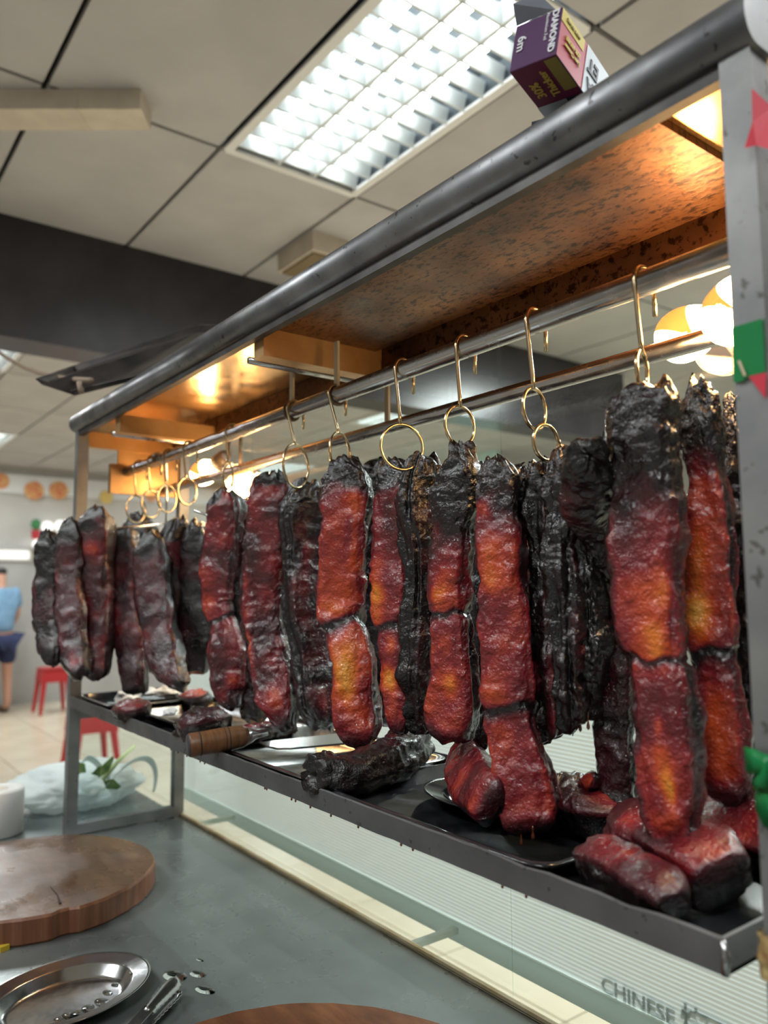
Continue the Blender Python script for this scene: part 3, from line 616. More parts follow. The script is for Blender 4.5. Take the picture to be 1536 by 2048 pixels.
# ------------------------------------------------------------------ pork strips
R_ = math.radians
def catmull(K, n):
    K = np.asarray(K, float); m_ = len(K); u = np.concatenate([[0], np.cumsum(np.linalg.norm(np.diff(K[:, :3], axis=0), axis=1))]); u /= u[-1]
    t = np.linspace(0, 1, n); out = np.zeros((n, K.shape[1])); T = np.gradient(K, u, axis=0)
    for i, tt in enumerate(t):
        k = min(max(np.searchsorted(u, tt) - 1, 0), m_ - 2); h = u[k + 1] - u[k]; s = (tt - u[k]) / h
        h00, h10, h01, h11 = 2 * s**3 - 3 * s**2 + 1, s**3 - 2 * s**2 + s, -2 * s**3 + 3 * s**2, s**3 - s**2
        out[i] = h00 * K[k] + h10 * h * T[k] * .85 + h01 * K[k + 1] + h11 * h * T[k + 1] * .85
    return t, out
def loft_pork(name, C, HW, nrm, thick, seed, tone, top=.25, notches=(), patches=(), nring=210, nseg=104, p=3.6, rag=1.0, label='', cat='roast pork', group=None, sidegrain=1.0, topc=.0, hand=1):
    """C: centre points, HW: half widths (m); nrm: direction the skin side faces"""
    K = np.c_[np.array([list(c) for c in C]), np.array(HW)]
    t, S = catmull(K, nring); c = S[:, :3]; hw = np.maximum(S[:, 3], .004)
    T = np.gradient(c, axis=0); T /= np.linalg.norm(T, axis=1)[:, None]
    n0 = np.array(nrm, float); n0 = n0[None, :] - T * (T @ n0)[:, None]; n0 /= np.linalg.norm(n0, axis=1)[:, None]
    s0 = np.cross(n0, T)
    endc = np.minimum(1, np.minimum((t + .002) / .025, (1.002 - t) / .035)); endc = np.sqrt(np.clip(1 - (1 - endc) ** 2, .02, 1))
    wv = np.stack([t * 7 + seed, t * 0 + .37 * seed, t * 0], -1); w2 = wv * np.array([2.3, 1, 1])
    hw = hw * (1 + .07 * vnoise(wv, 1.0, seed + 20) + .045 * vnoise(w2, 1.0, seed + 21))
    hb = np.median(hw); th = thick * hb * (.35 + .65 * np.minimum(1, hw / hb)) * endc; hw = hw * (.55 + .45 * endc)
    a = np.linspace(0, 2 * np.pi, nseg, endpoint=False); ca, sa = np.cos(a), np.sin(a)
    sx_ = np.sign(ca) * np.abs(ca) ** (2 / p); sy_ = np.sign(sa) * np.abs(sa) ** (2 / p)
    cut = np.ones(nring); dark = np.zeros(nring)
    for tn, wd, dp in notches:
        cut += .05 * np.exp(-((t - tn + .05) / .035) ** 2)
    SXg, TG = np.meshgrid(sx_, t); SYg, _ = np.meshgrid(sy_, t); dark = np.zeros_like(TG); cut = np.repeat(cut[:, None], nseg, 1)
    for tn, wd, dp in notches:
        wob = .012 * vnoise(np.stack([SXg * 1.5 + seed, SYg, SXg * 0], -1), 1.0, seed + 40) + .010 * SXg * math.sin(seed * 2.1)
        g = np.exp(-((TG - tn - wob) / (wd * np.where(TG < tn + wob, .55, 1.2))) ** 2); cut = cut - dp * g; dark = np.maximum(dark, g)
    Pn = c[:, None, :] + s0[:, None, :] * (SXg * hw[:, None] * cut)[..., None] + n0[:, None, :] * (SYg * th[:, None] * cut)[..., None]
    off = np.array([seed * 1.37, seed * .71, seed * 2.11])
    Q = np.stack([SXg * hb, SYg * th.max(), TG * np.linalg.norm(np.diff(c, axis=0), axis=1).sum()], -1) + off
    nrm2 = s0[:, None, :] * (SXg / 1.0)[..., None] * .8 + n0[:, None, :] * (SYg)[..., None]; nrm2 /= np.linalg.norm(nrm2, axis=2)[..., None] + 1e-9
    side = sstep(.55, .98, np.abs(SXg)) * (1 - sstep(.75, 1., np.abs(SYg)))
    Ql = Q * np.array([1, 1, .12]); lay = vnoise(Ql, 150, seed + 5)
    frontw = sstep(.1, .7, SYg)
    D = .0045 * vnoise(Q, 24, seed) + .0026 * vnoise(Q, 60, seed + 1) * rag + .0017 * vnoise(Q, 120, seed + 2) * rag + .0008 * vnoise(Q, 290, seed + 3) * rag
    D += .0030 * lay * (side + .35 * (1 - frontw)) * sidegrain
    topm = 1 - sstep(top * .55, top * 1.15 + .02, TG + .05 * vnoise(Q, 45, seed + 7))
    D += topm * (.0022 * vnoise(Q, 90, seed + 8) + .0012 * vnoise(Q, 200, seed + 9))
    topr = np.clip(1 - TG / .10, 0, 1); Pn = Pn - T[:, None, :] * ((.010 * vnoise(Q, 55, seed + 30) + .006 * vnoise(Q, 120, seed + 31)) * topr * rag)[..., None]
    botr = np.clip((TG - .94) / .06, 0, 1); Pn = Pn + T[:, None, :] * (.006 * vnoise(Q, 60, seed + 33) * botr * rag)[..., None]
    Pn = Pn + nrm2 * D[..., None]
    en = .16 * vnoise(Q, 40, seed + 11); rs = 1 if hand > 0 else -1      # rs: which long side shows its meat layers
    edge = np.where(SXg * rs > 0, .22 * sstep(.80, 1.0, np.abs(SXg) + en), (.30 + .22 * math.sin(seed * 1.9)) * sstep(.72, 1.0, np.abs(SXg) + en))
    lays = np.clip(.72 + .55 * lay + .25 * vnoise(Ql, 320, seed + 14), .04, 1.0) * np.where(SXg * rs > 0, .85, .5)
    V = .93 * tone * (1 - edge) * (frontw + (1 - frontw) * lays * sstep(-.98, -.5, SYg)) * (1 - .9 * topm) + topc * topm
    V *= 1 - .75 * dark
    for tc, rt_, sc_, rs_, am in patches:
        V += .85 * am * np.exp(-((TG - tc) / rt_) ** 2 - ((SXg - sc_) / rs_) ** 2) * np.clip(.95 + .8 * vnoise(Q, 42, seed + 50), .1, 1.8) * frontw * (1 - .8 * dark)
    V += .13 * vnoise(Q, 34, seed + 12) * frontw * (1 - topm) + .10 * lay * side * (1 - topm)
    V *= 1 - .55 * sstep(.93, 1.0, TG)
    V = np.clip(V, 0, 1)
    verts = Pn.reshape(-1, 3); base = np.arange(nring * nseg).reshape(nring, nseg); nx = np.roll(base, -1, 1)
    F = np.stack([base[:-1], nx[:-1], nx[1:], base[1:]], -1).reshape(-1, 4)
    caps = [tuple(base[0][::-1]), tuple(base[-1])]
    me = bpy.data.meshes.new(name); me.from_pydata(verts.tolist(), [], F.tolist() + caps)
    me.polygons.foreach_set('use_smooth', [True] * len(me.polygons))
    at_ = me.attributes.new('tone', 'FLOAT', 'POINT'); at_.data.foreach_set('value', V.reshape(-1).astype(np.float32))
    me.materials.append(M['pork'])
    bm = bmesh.new(); bm.from_mesh(me); bmesh.ops.recalc_face_normals(bm, faces=bm.faces); bm.to_mesh(me); bm.free()
    o = bpy.data.objects.new(name, me); col.objects.link(o)
    return tag(o, label, cat, group)
def strip(pts, y, seed, tone, label, thick=.55, yaw=None, group='strips of pork hanging in the rack', drips=(), dy=0.0, **k):
    C, HW = [], []
    for i, (px, py, h_) in enumerate(pts):
        p = onY(px, py, y + dy * i / len(pts)); C.append(p); HW.append(h_ * depth(p) / F_PX)
    if yaw is None or abs(yaw) < .45: yaw = -R_(24 + 9 * math.sin(seed * 3.3)); thick = max(thick, .72); HW = [h_ * .87 for h_ in HW]
    mid = C[len(C) // 2]; v = Vector((-mid.x, -mid.y, 0)).normalized()
    v = Matrix.Rotation(yaw, 3, 'Z') @ v
    o = loft_pork('pork_strip', C, HW, v, thick, seed, tone, label=label, group=group, **k)
    for px, py, ln in drips:
        p = onY(px, py, y - .01); obj('drip', lathe([(0, -ln), (.0018, -ln + .0022), (.0016, -ln + .005), (.0007, -ln + .009), (.0013, .004), (0, .012)], p, seg=8), M['drip'], o, smooth=True)
    return o
# near group
strip([(1290, 772, 52), (1290, 802, 70), (1290, 880, 77), (1292, 1000, 80), (1296, 1150, 82), (1304, 1270, 80), (1314, 1325, 70), (1328, 1385, 66), (1335, 1480, 70), (1340, 1570, 71), (1346, 1630, 60), (1356, 1675, 40), (1368, 1706, 12)], .605, 1, .47,
      'largest pork strip, bright red with a black crust, hanging nearest the right post', thick=.5, yaw=R_(14), top=.30, notches=((.605, .012, .13),), topc=.05,
      patches=((.52, .10, .35, .45, .26), (.44, .07, .62, .25, .30), (.80, .05, .1, .3, .12), (.735, .02, .0, .14, .26), (.87, .035, .30, .15, .30), (.845, .025, .1, .14, .16)), drips=((1366, 1700, .012),))
strip([(1236, 830, 20), (1236, 1000, 36), (1234, 1150, 40), (1232, 1300, 42), (1232, 1450, 42), (1232, 1560, 42), (1240, 1628, 28)], .672, 2, .20,
      'dark purple pork strip tucked behind the largest strip, reaching down beside the oval plate', thick=.7, top=.35, patches=((.58, .10, -.1, .5, .14),), yaw=R_(-25))
strip([(1396, 763, 18), (1400, 798, 36), (1410, 900, 48), (1418, 1050, 55), (1424, 1200, 56), (1428, 1305, 54), (1436, 1345, 48), (1444, 1400, 50), (1450, 1500, 55), (1452, 1570, 50), (1449, 1606, 28)], .668, 3, .46,
      'amber and red creased pork strip between the largest strip and the right post', thick=.55, yaw=R_(20), top=.20, notches=((.655, .02, .12),),
      patches=((.57, .06, -.25, .6, .42), (.40, .22, -.3, .4, .16), (.84, .08, .1, .5, .30), (.75, .05, -.4, .3, .12)))
strip([(1464, 792, 12), (1468, 850, 28), (1480, 1000, 40), (1486, 1200, 40), (1486, 1400, 40), (1480, 1550, 44), (1452, 1640, 40), (1430, 1690, 20)], .715, 4, .10,
      'blackened pork strip mostly hidden behind the right post', thick=.6, top=.4, topc=.10, drips=((1452, 1648, .02), (1476, 1630, .014)))
strip([(1170, 902, 30), (1170, 922, 50), (1171, 955, 61), (1172, 990, 61), (1176, 1022, 50), (1188, 1062, 40), (1204, 1120, 36), (1212, 1200, 28)], .552, 5, .16,
      'black charred pork strip whose top curls into a round knob', dy=.13, thick=1.1, top=.22, p=2.1, patches=((.36, .09, -.15, .5, .34),), yaw=R_(10), rag=1.2)
strip([(1085, 924, 20), (1086, 955, 34), (1090, 1100, 36), (1096, 1250, 36), (1100, 1380, 38), (1102, 1472, 26)], .640, 6, .30,
      'dark streaky pork strip right of the long strip with the lowest tip', thick=.9, top=.22, yaw=R_(60), sidegrain=2.2, patches=((.35, .08, .0, .4, .22),), rag=1.4)
strip([(1122, 903, 20), (1128, 945, 34), (1132, 1100, 36), (1137, 1250, 38), (1142, 1380, 42), (1142, 1462, 26)], .625, 7, .20,
      'almost black pork strip under the hook with the double ring', thick=.9, top=.28, yaw=R_(65), sidegrain=2.4, patches=((.38, .10, .2, .3, .25),), rag=1.6, topc=.08)
strip([(1178, 985, 24), (1182, 1100, 34), (1184, 1250, 34), (1180, 1380, 32), (1170, 1432, 20)], .645, 8, .10,
      'short black pork strip below the charred round knob', thick=.9, top=.3, yaw=R_(55), sidegrain=2.2, rag=1.8, drips=((1160, 1440, .012), (1176, 1440, .010)))
strip([(988, 922, 22), (992, 948, 42), (1000, 1050, 49), (1007, 1180, 53), (1014, 1300, 59), (1018, 1395, 60), (1023, 1440, 53), (1033, 1480, 56), (1046, 1550, 63), (1056, 1620, 62), (1064, 1668, 44)], .602, 9, .50,
      'longest pork strip, its red brown tip hanging over the oval plate', thick=.5, yaw=R_(12), top=.14, notches=((.675, .016, .10),),
      patches=((.49, .10, -.1, .5, .10), (.64, .02, -.3, .5, .16), (.76, .06, -.3, .5, .14), (.16, .2, -.3, .3, .1)), drips=((1042, 1672, .010), (1066, 1668, .006)))
strip([(918, 888, 18), (922, 905, 30), (920, 935, 48), (912, 1000, 52), (904, 1100, 51), (900, 1190, 50), (903, 1226, 46), (907, 1260, 50), (908, 1350, 53), (902, 1430, 58), (896, 1478, 42)], .618, 10, .49,
      'pork strip with black upper third and an orange lower half, left of the longest strip', thick=.55, yaw=R_(12), top=.36, notches=((.575, .012, .12),),
      patches=((.51, .035, -.2, .5, .30), (.80, .12, .2, .45, .26), (.67, .05, .1, .5, .06)))
strip([(850, 912, 24), (846, 950, 44), (850, 1100, 42), (848, 1250, 44), (846, 1400, 44), (846, 1468, 28)], .668, 11, .16,
      'thin dark pork strip in the gap left of the half black strip', thick=.8, top=.12, yaw=R_(40), patches=((.24, .07, .35, .35, .5), (.20, .05, .5, .2, .3)), sidegrain=2)
strip([(776, 922, 22), (784, 955, 42), (788, 1050, 46), (786, 1150, 46), (786, 1238, 42), (791, 1262, 38), (798, 1300, 41), (800, 1400, 43), (802, 1464, 24)], .652, 12, .46,
      'pork strip with glowing yellow fat patches, second from the thin dark gap strip', thick=.6, yaw=R_(15), top=.13, notches=((.615, .014, .12),),
      patches=((.53, .06, -.45, .45, .48), (.36, .10, -.4, .3, .15), (.82, .12, -.3, .5, .42), (.70, .05, .1, .3, .2)))
strip([(688, 920, 26), (692, 945, 46), (694, 1050, 51), (684, 1150, 55), (681, 1220, 53), (692, 1262, 43), (705, 1310, 45), (712, 1400, 48), (718, 1465, 44), (722, 1494, 24)], .622, 13, .54,
      'orange pork strip with a pinched waist hanging above the charred piece on the tray', thick=.55, yaw=R_(8), top=.13, notches=((.59, .02, .10),),
      patches=((.50, .07, -.3, .6, .24), (.54, .03, .1, .5, .14), (.76, .12, -.15, .55, .34), (.30, .15, .55, .2, .14)))
strip([(622, 966, 24), (618, 1000, 48), (616, 1100, 50), (618, 1200, 50), (630, 1320, 48), (643, 1420, 46), (650, 1458, 24)], .665, 14, .26,
      'dark rough pork strip between the pinched orange strip and the bulging one', thick=.7, yaw=R_(30), top=.10, patches=((.35, .25, -.5, .25, .14), (.9, .05, -.3, .3, .12)), sidegrain=1.8)
strip([(546, 946, 18), (543, 966, 46), (541, 1020, 53), (534, 1100, 51), (526, 1180, 49), (530, 1260, 45), (543, 1340, 47), (560, 1410, 43), (573, 1458, 18)], .628, 15, .38,
      'dark red bulging pork strip with a fatty lower left edge', thick=.6, yaw=R_(-5), top=.04, patches=((.62, .16, -.75, .25, .30), (.90, .08, .2, .4, .22), (.08, .06, 0, .6, .10), (.45, .1, -.6, .25, .16)), rag=1.3)
strip([(452, 981, 16), (452, 1008, 37), (448, 1070, 43), (442, 1150, 43), (440, 1212, 43), (447, 1240, 36), (455, 1270, 39), (458, 1340, 40), (462, 1392, 30), (470, 1414, 14)], .632, 16, .44,
      'pork strip creased at the middle, the last sharp one before the far bunch', thick=.6, yaw=R_(-8), top=.03, notches=((.60, .014, .13),), patches=((.45, .12, -.3, .5, .14), (.10, .08, -.2, .5, .1)))
strip([(482, 1004, 18), (486, 1060, 40), (490, 1150, 42), (494, 1260, 42), (504, 1380, 38), (512, 1444, 20)], .675, 17, .16,
      'dark pork strip behind the creased strip, its black tip showing below', thick=.7, top=.2, yaw=R_(20))
strip([(748, 925, 20), (745, 970, 40), (748, 1100, 42), (750, 1250, 42), (758, 1380, 40), (762, 1448, 22)], .70, 51, .14,
      'blackish pork strip at the back between the pinched and the yellow fat strips', thick=.6, top=.2, yaw=R_(20), sidegrain=2, nring=140, nseg=80)
strip([(950, 922, 20), (948, 965, 40), (952, 1100, 42), (956, 1250, 42), (955, 1400, 40), (952, 1492, 26)], .69, 52, .13,
      'blackish pork strip at the back, left of the longest strip', thick=.6, top=.2, yaw=R_(20), sidegrain=2, nring=140, nseg=80)
strip([(1052, 928, 20), (1052, 965, 36), (1056, 1100, 38), (1062, 1250, 40), (1072, 1400, 40), (1080, 1484, 24)], .665, 53, .26,
      'maroon streaky pork strip right behind the longest strip', thick=.7, top=.16, yaw=R_(35), sidegrain=2.2, nring=160, nseg=90, patches=((.3, .08, .2, .4, .16),))
# far bunch
strip([(397, 1042, 12), (395, 1075, 30), (393, 1180, 38), (396, 1280, 38), (392, 1345, 24)], .658, 18, .20, 'dark pork strip at the right of the far bunch, under the steel skewer', thick=.6, top=.18, nring=70, nseg=44)
strip([(356, 1038, 12), (353, 1075, 29), (350, 1180, 33), (352, 1280, 35), (356, 1352, 24)], .625, 19, .27, 'streaky pork strip in the far bunch with pale fat lines', thick=.7, top=.10, yaw=R_(30), sidegrain=2, nring=70, nseg=44)
strip([(302, 1062, 15), (304, 1095, 37), (308, 1180, 43), (318, 1260, 43), (344, 1338, 34), (368, 1374, 15)], .575, 20, .27, 'pork strip in the far bunch slanting to the right at its tip', thick=.6, top=.14, nring=70, nseg=44)
strip([(252, 1058, 15), (255, 1095, 33), (258, 1200, 35), (265, 1300, 35), (272, 1388, 24)], .578, 21, .30, 'long pork strip in the far bunch that nearly touches the shelf', thick=.6, top=.14, nring=70, nseg=44, patches=((.55, .1, -.5, .3, .14),))
strip([(276, 1026, 15), (278, 1060, 41), (280, 1180, 44), (290, 1290, 41), (300, 1340, 24)], .665, 22, .12, 'dark pork strip at the back of the far bunch under the small rings', thick=.6, top=.3, nring=70, nseg=44)
strip([(192, 1016, 15), (193, 1042, 35), (190, 1110, 40), (188, 1200, 43), (190, 1290, 41), (196, 1358, 20)], .508, 23, .36, 'reddish pork strip in front of the far left post', thick=.6, top=.12, nring=70, nseg=44, patches=((.22, .10, .1, .5, .14),))
strip([(142, 1040, 12), (142, 1072, 28), (140, 1150, 33), (145, 1230, 34), (152, 1310, 34), (162, 1352, 17)], .462, 24, .30, 'slim pork strip second from the left end of the row', thick=.7, top=.12, nring=70, nseg=44, patches=((.93, .06, 0, .5, .2),))
strip([(98, 1060, 10), (97, 1088, 26), (95, 1180, 30), (98, 1250, 30), (104, 1308, 26), (107, 1330, 10)], .425, 25, .14, 'leftmost dark pork strip at the end of the row', thick=.7, top=.30, nring=70, nseg=44, patches=((.45, .08, -.7, .2, .3),))

# hooks
def hook(top, joint, ring, rr, label, y=.626, second=None, ry=None, group='wire meat hooks on the front pipe'):
    a_ = onY(*top, PY - .0155); j_ = onY(*joint, y); c_ = onY(*ring, y + .004); xt = a_.x
    t = thing('meat_hook', (xt, PY, PZ + PR), label, 'hook', group)
    R0 = PR + .0032
    pts = [(xt, PY + R0, PZ - .030), (xt, PY + R0, PZ - .012)] + [(xt, PY + R0 * math.cos(q_), PZ + R0 * math.sin(q_)) for q_ in np.linspace(0, math.pi, 9)]
    pts += [(xt + (j_.x - xt) * s_, (PY - R0) + (j_.y - PY + R0) * s_, PZ + (j_.z - PZ) * s_) for s_ in (.15, .5, .85, 1.0)]
    obj('shank', tube(pts, .0023, 8), M['hookwire'], t, smooth=True)
    def ringm(c_, rx_px, ry_px):
        dd = depth(c_); rz = ry_px * dd / F_PX; ratio = min(.999, rx_px / ry_px)
        v = Vector((-c_.x, -c_.y, 0)).normalized(); th = math.acos(ratio); nrm = Matrix.Rotation(th, 3, 'Z') @ v; s_ = nrm.cross(Vector((0, 0, 1)))
        obj('ring', tube([c_ + s_ * (rz * math.cos(q_)) + Vector((0, 0, rz * math.sin(q_))) for q_ in np.linspace(0, 2 * math.pi, 33)[:-1]], .0021, 8, True), M['hookwire'], t, smooth=True)
    ringm(c_, *rr)
    if second: ringm(onY(*second[0], y), *second[1])
    return t
hook((1268, 545), (1283, 702), (1284, 742), (10, 42), 'wire hook above the largest strip, nearest the right post')
hook((1052, 632), (1068, 778), (1069, 818), (22, 42), 'wire hook with two linked rings above the blackest strips', second=((1092, 885), (24, 36)))
hook((912, 688), (921, 815), (920, 852), (29, 40), 'wire hook whose round ring sits over the half black strip')
hook((790, 738), (801, 848), (804, 894), (42, 46), 'wire hook with the widest ring, over the yellow fat strip')
hook((657, 792), (678, 868), (680, 905), (20, 40), 'wire hook over the pinched orange strip, beside the second strap')
hook((574, 822), (590, 890), (592, 932), (25, 44), 'wire hook beside the first strap, over the bulging strip')
for k, (tx_, jx, rx_, lab) in enumerate(((452, 456, 456, 'hook between the bulging strip and the far bunch'), (366, 372, 374, 'hook at the right of the far bunch'), (326, 332, 334, 'second hook from the right over the far bunch'),
                                        (296, 300, 302, 'middle hook over the far bunch'), (268, 272, 272, 'hook by the far left end of the pipe'))):
    py0 = 938 - (tx_ - 248) * .366
    hook((tx_, py0), (jx, py0 + 62), (rx_, py0 + 88), (18 if k else 10, 27), 'small looking ' + lab, y=.632)
t = thing('steel_skewer', onY(440, 1040, .61), 'thin steel skewer poking out of the creased strip', 'skewer')
obj('rod', tube([onY(388, 1021, .58), onY(452, 1042, .632)], .0025, 8), M['blade'], t, smooth=True)
a_, b_ = Vector((-1.752, .425, ZR(.120))), Vector((-1.69, .66, ZR(.150)))
t = thing('hanging_bar', b_, 'thin bar through the strips at the far left end', 'bar')
obj('rod', tube([a_, a_.lerp(b_, .5), b_], .003, 8), M['blade'], t, smooth=True)
obj('hook_end', tube([b_, b_ + Vector((0, 0, .06)), (b_.x, PY + .016, PZ - .01)] + [(b_.x, PY + .016 * math.cos(q_), PZ + .016 * math.sin(q_)) for q_ in np.linspace(0, 2.6, 7)], .003, 8), M['blade'], t, smooth=True)

# ------------------------------------------------------------------ things on the shelf
SF = SZ0 + .003
def rect_tray(name, x0, x1, y0, y1, z0, h, mt, label, wall=.0015, flare=.008, rim=.008):
    t = thing(name, ((x0 + x1) / 2, (y0 + y1) / 2, z0), label, 'tray')
    def loop(ox, z, r):
        pts = []
        for cx_, cy_, a0 in ((x1 + ox - r, y1 + ox - r, 0), (x0 - ox + r, y1 + ox - r, 90), (x0 - ox + r, y0 - ox + r, 180), (x1 + ox - r, y0 - ox + r, 270)):
            for q in range(5): an = R_(a0 + q * 22.5); pts.append((cx_ + r * math.cos(an), cy_ + r * math.sin(an), z))
        return pts
    bm = bmesh.new(); prof = [(-flare, z0 + .0005, .012), (0, z0 + h - .002, .02), (rim * .4, z0 + h, .023), (rim, z0 + h - .001, .026), (rim + .001, z0 + h - .003, .026), (rim * .4, z0 + h - .003, .023), (.002, z0 + h - .006, .02), (-flare + .001, z0 - .0003, .012)]
    ls = [[bm.verts.new(p_) for p_ in loop(*q)] for q in prof]; n_ = len(ls[0])
    for a_, b_ in zip(ls[:-1], ls[1:]):
        for k in range(n_): bm.faces.new((a_[k], a_[(k + 1) % n_], b_[(k + 1) % n_], b_[k]))
    bm.faces.new(ls[0]); bm.faces.new(ls[-1][::-1])
    obj('pan', bm, mt, t, smooth=True); return t
rect_tray('steel_tray', -1.205, -.862, .540, .755, SF + .0015, .021, M['traysteel'], 'rectangular steel tray holding a charred pork piece and the cleaver')
rect_tray('black_tray', -.838, -.488, .540, .752, SF + .0015, .018, M['blacksteel'], 'black greasy tray under the oval plate')
rect_tray('steel_tray', -1.62, -1.24, .585, .755, SF + .0015, .016, M['traysteel'], 'steel tray with scraps at the far part of the shelf')
rect_tray('steel_tray', -1.87, -1.64, .535, .755, SF + .0015, .026, M['blacksteel'], 'dark tray at the far left end of the shelf')
def oval_plate(name, c, sx_, sy_, ang, label, mt, z, h=.016):
    t = thing(name, (c[0], c[1], z), label, 'plate')
    bm = lathe([(0, .0006), (.62, .0006), (.70, .003), (.76, h * .75), (.80, h * .8), (.97, h), (1.0, h + .001), (1.005, h - .0008), (.97, h - .0016), (.80, h * .8 - .0015), (.755, h * .7 - .001), (.69, .001), (.60, -.0004), (0, -.0004)], (c[0], c[1], z), (0, 0, 1), 56, sx_, sy_, (math.cos(ang), math.sin(ang), 0))
    obj('dish', bm, mt, t, smooth=True); return t
oval_plate('oval_plate', (-.655, .675), .118, .072, R_(10), 'oval dish of pork pieces on the black tray', M['blacksteel'], SF + .004, .017)
def lump(C, HW, nrm, seed, tone, label, thick=.7, group='pork pieces lying on the shelf', **k):
    return loft_pork('pork_piece', C, HW, nrm, thick, seed, tone, label=label, group=group, nring=k.pop('nring', 80), nseg=48, **k)
UP = (0, 0, 1)
def zpts(lst): return [onZ(px, py, z) for px, py, z in lst]
lump([onZ(612, 1545, SF + .034), onZ(650, 1548, SF + .032), onZ(700, 1545, SF + .032), onZ(760, 1528, SF + .034), onZ(810, 1500, SF + .042), onZ(842, 1478, SF + .05)], [.018, .029, .031, .030, .029, .018], (-.2, -.5, 1), 31, .24,
     'charred black and maroon pork piece lying on the steel tray', thick=.9, top=.30, patches=((.72, .12, .3, .5, .18),), rag=1.5, p=2.6)
lump([Vector((-.476, .634, SF + .030)), Vector((-.455, .634, SF + .034)), Vector((-.41, .620, SF + .036)), Vector((-.365, .603, SF + .034)), Vector((-.35, .597, SF + .028))], [.022, .029, .031, .030, .022], (.05, -.35, 1), 32, .38,
     'larger rear half of the split red pork block at the right front of the shelf', thick=.85, top=.02, p=4.2, patches=((.8, .2, .2, .5, .10), (.25, .2, -.4, .4, .06)), rag=.5)
lump([Vector((-.468, .575, SF + .020)), Vector((-.45, .573, SF + .024)), Vector((-.41, .562, SF + .025)), Vector((-.372, .550, SF + .024)), Vector((-.358, .546, SF + .018))], [.014, .020, .021, .020, .014], (.05, -.45, 1), 33, .36,
     'smaller front half of the split red pork block, next to the shelf lip', thick=.95, top=.02, p=3.6, patches=((.5, .2, .3, .5, .14),), rag=.6)
lump([Vector((-.43, .69, SF + .045)), Vector((-.40, .685, SF + .05)), Vector((-.35, .672, SF + .05)), Vector((-.315, .66, SF + .045))], [.025, .036, .038, .026], (.0, -.7, 1), 34, .40,
     'red pork piece behind the split block, cut off by the right post', thick=.7, top=.02, rag=.6)
lump([onZ(930, 1500, SF + .05), onZ(935, 1530, SF + .055), onZ(955, 1570, SF + .05), onZ(985, 1605, SF + .045), onZ(1000, 1622, SF + .04)], [.016, .026, .030, .028, .018], (.0, -.9, .5), 35, .46,
     'red pork piece on the left half of the oval dish', thick=.7, top=.22, rag=.7, patches=((.35, .1, -.3, .5, .14),))
lump([onZ(1105, 1590, SF + .04), onZ(1130, 1595, SF + .042), onZ(1170, 1605, SF + .042), onZ(1210, 1618, SF + .04), onZ(1228, 1622, SF + .036)], [.02, .029, .030, .024, .014], (.1, -.5, 1), 36, .22,
     'dark crusted pork piece on the right half of the oval dish', thick=.8, top=.0, rag=1.6, patches=((.9, .15, 0, .6, .3),))
lump([onZ(1168, 1588, SF + .045), onZ(1172, 1572, SF + .058), onZ(1182, 1556, SF + .07), onZ(1190, 1548, SF + .076)], [.008, .010, .009, .005], (.3, -.8, .2), 37, .52, 'small orange curl of fat standing on the dark crusted piece', thick=.8, top=0, nring=40)
lump([onZ(372, 1462, SF + .028), onZ(392, 1455, SF + .036), onZ(420, 1450, SF + .04), onZ(446, 1458, SF + .03)], [.016, .030, .032, .018], (.1, -.5, 1), 38, .20, 'knobbly dark pork end beside the cleaver handle', thick=1.0, top=0, rag=2.0, p=2.3)
lump([onZ(478, 1472, SF + .022), onZ(505, 1464, SF + .026), onZ(545, 1458, SF + .026), onZ(590, 1456, SF + .022)], [.010, .018, .018, .010], (.0, -.5, 1), 39, .40, 'thin red pork piece lying behind the cleaver', thick=.9, top=0)
lump([onZ(238, 1425, SF + .025), onZ(255, 1422, SF + .03), onZ(278, 1424, SF + .03), onZ(292, 1428, SF + .024)], [.012, .024, .024, .012], (.1, -.5, 1), 40, .34, 'small brown pork chunk near the far left of the shelf', thick=.9, top=0, nring=50)
lump([onZ(365, 1398, SF + .025), onZ(380, 1396, SF + .03), onZ(400, 1398, SF + .03), onZ(412, 1402, SF + .022)], [.010, .02, .02, .010], (.1, -.5, 1), 41, .50, 'small orange pork chunk below the far bunch', thick=.9, top=0, nring=50)
# cleaver
a_, b_ = Vector((-1.118, .478, ZR(-.2275))), Vector((-1.098, .565, ZR(-.2200))); d_ = (b_ - a_).normalized()
t = thing('cleaver', b_, 'cleaver with a banded wooden handle poking over the shelf lip', 'cleaver')
ln = (b_ - a_).length
h_ = obj('handle', lathe([(0, 0), (.0165, 0), (.0175, .002), (.0172, .02), (.0178, ln * .62), (.0165, ln * .9), (.0125, ln), (0, ln)], a_, d_, 28), M['handle'], t, smooth=True)
obj('end_cap', lathe([(0, -.0015), (.0155, -.0015), (.0168, .0005), (.0, .001)], a_, d_, 28), M['handleend'], h_, smooth=True)
for u in (.18, .60, .66): obj('ring_groove', lathe([(.0174, ln * u - .0012), (.0181, ln * u), (.0174, ln * u + .0012)], a_, d_, 28), M['cutmark'], h_, smooth=True)
obj('ferrule', lathe([(.0125, ln - .001), (.0115, ln + .004), (.007, ln + .012), (.0055, ln + .03), (0, ln + .031)], a_, d_, 20), M['blade'], t, smooth=True)
bd = Vector((d_.x, d_.y, 0)).normalized(); bs = Vector((bd.y, -bd.x, 0))
c_ = b_ + bd * .105; c_.z = SF + .0245
bm = bmesh.new(); o4 = b_ + bd * .022; 
outl = [(0, .016), (.012, .045), (.03, .052), (.16, .052), (.165, .0), (.16, -.03), (0, -.012)]
for zz in (0, .003):
    pass
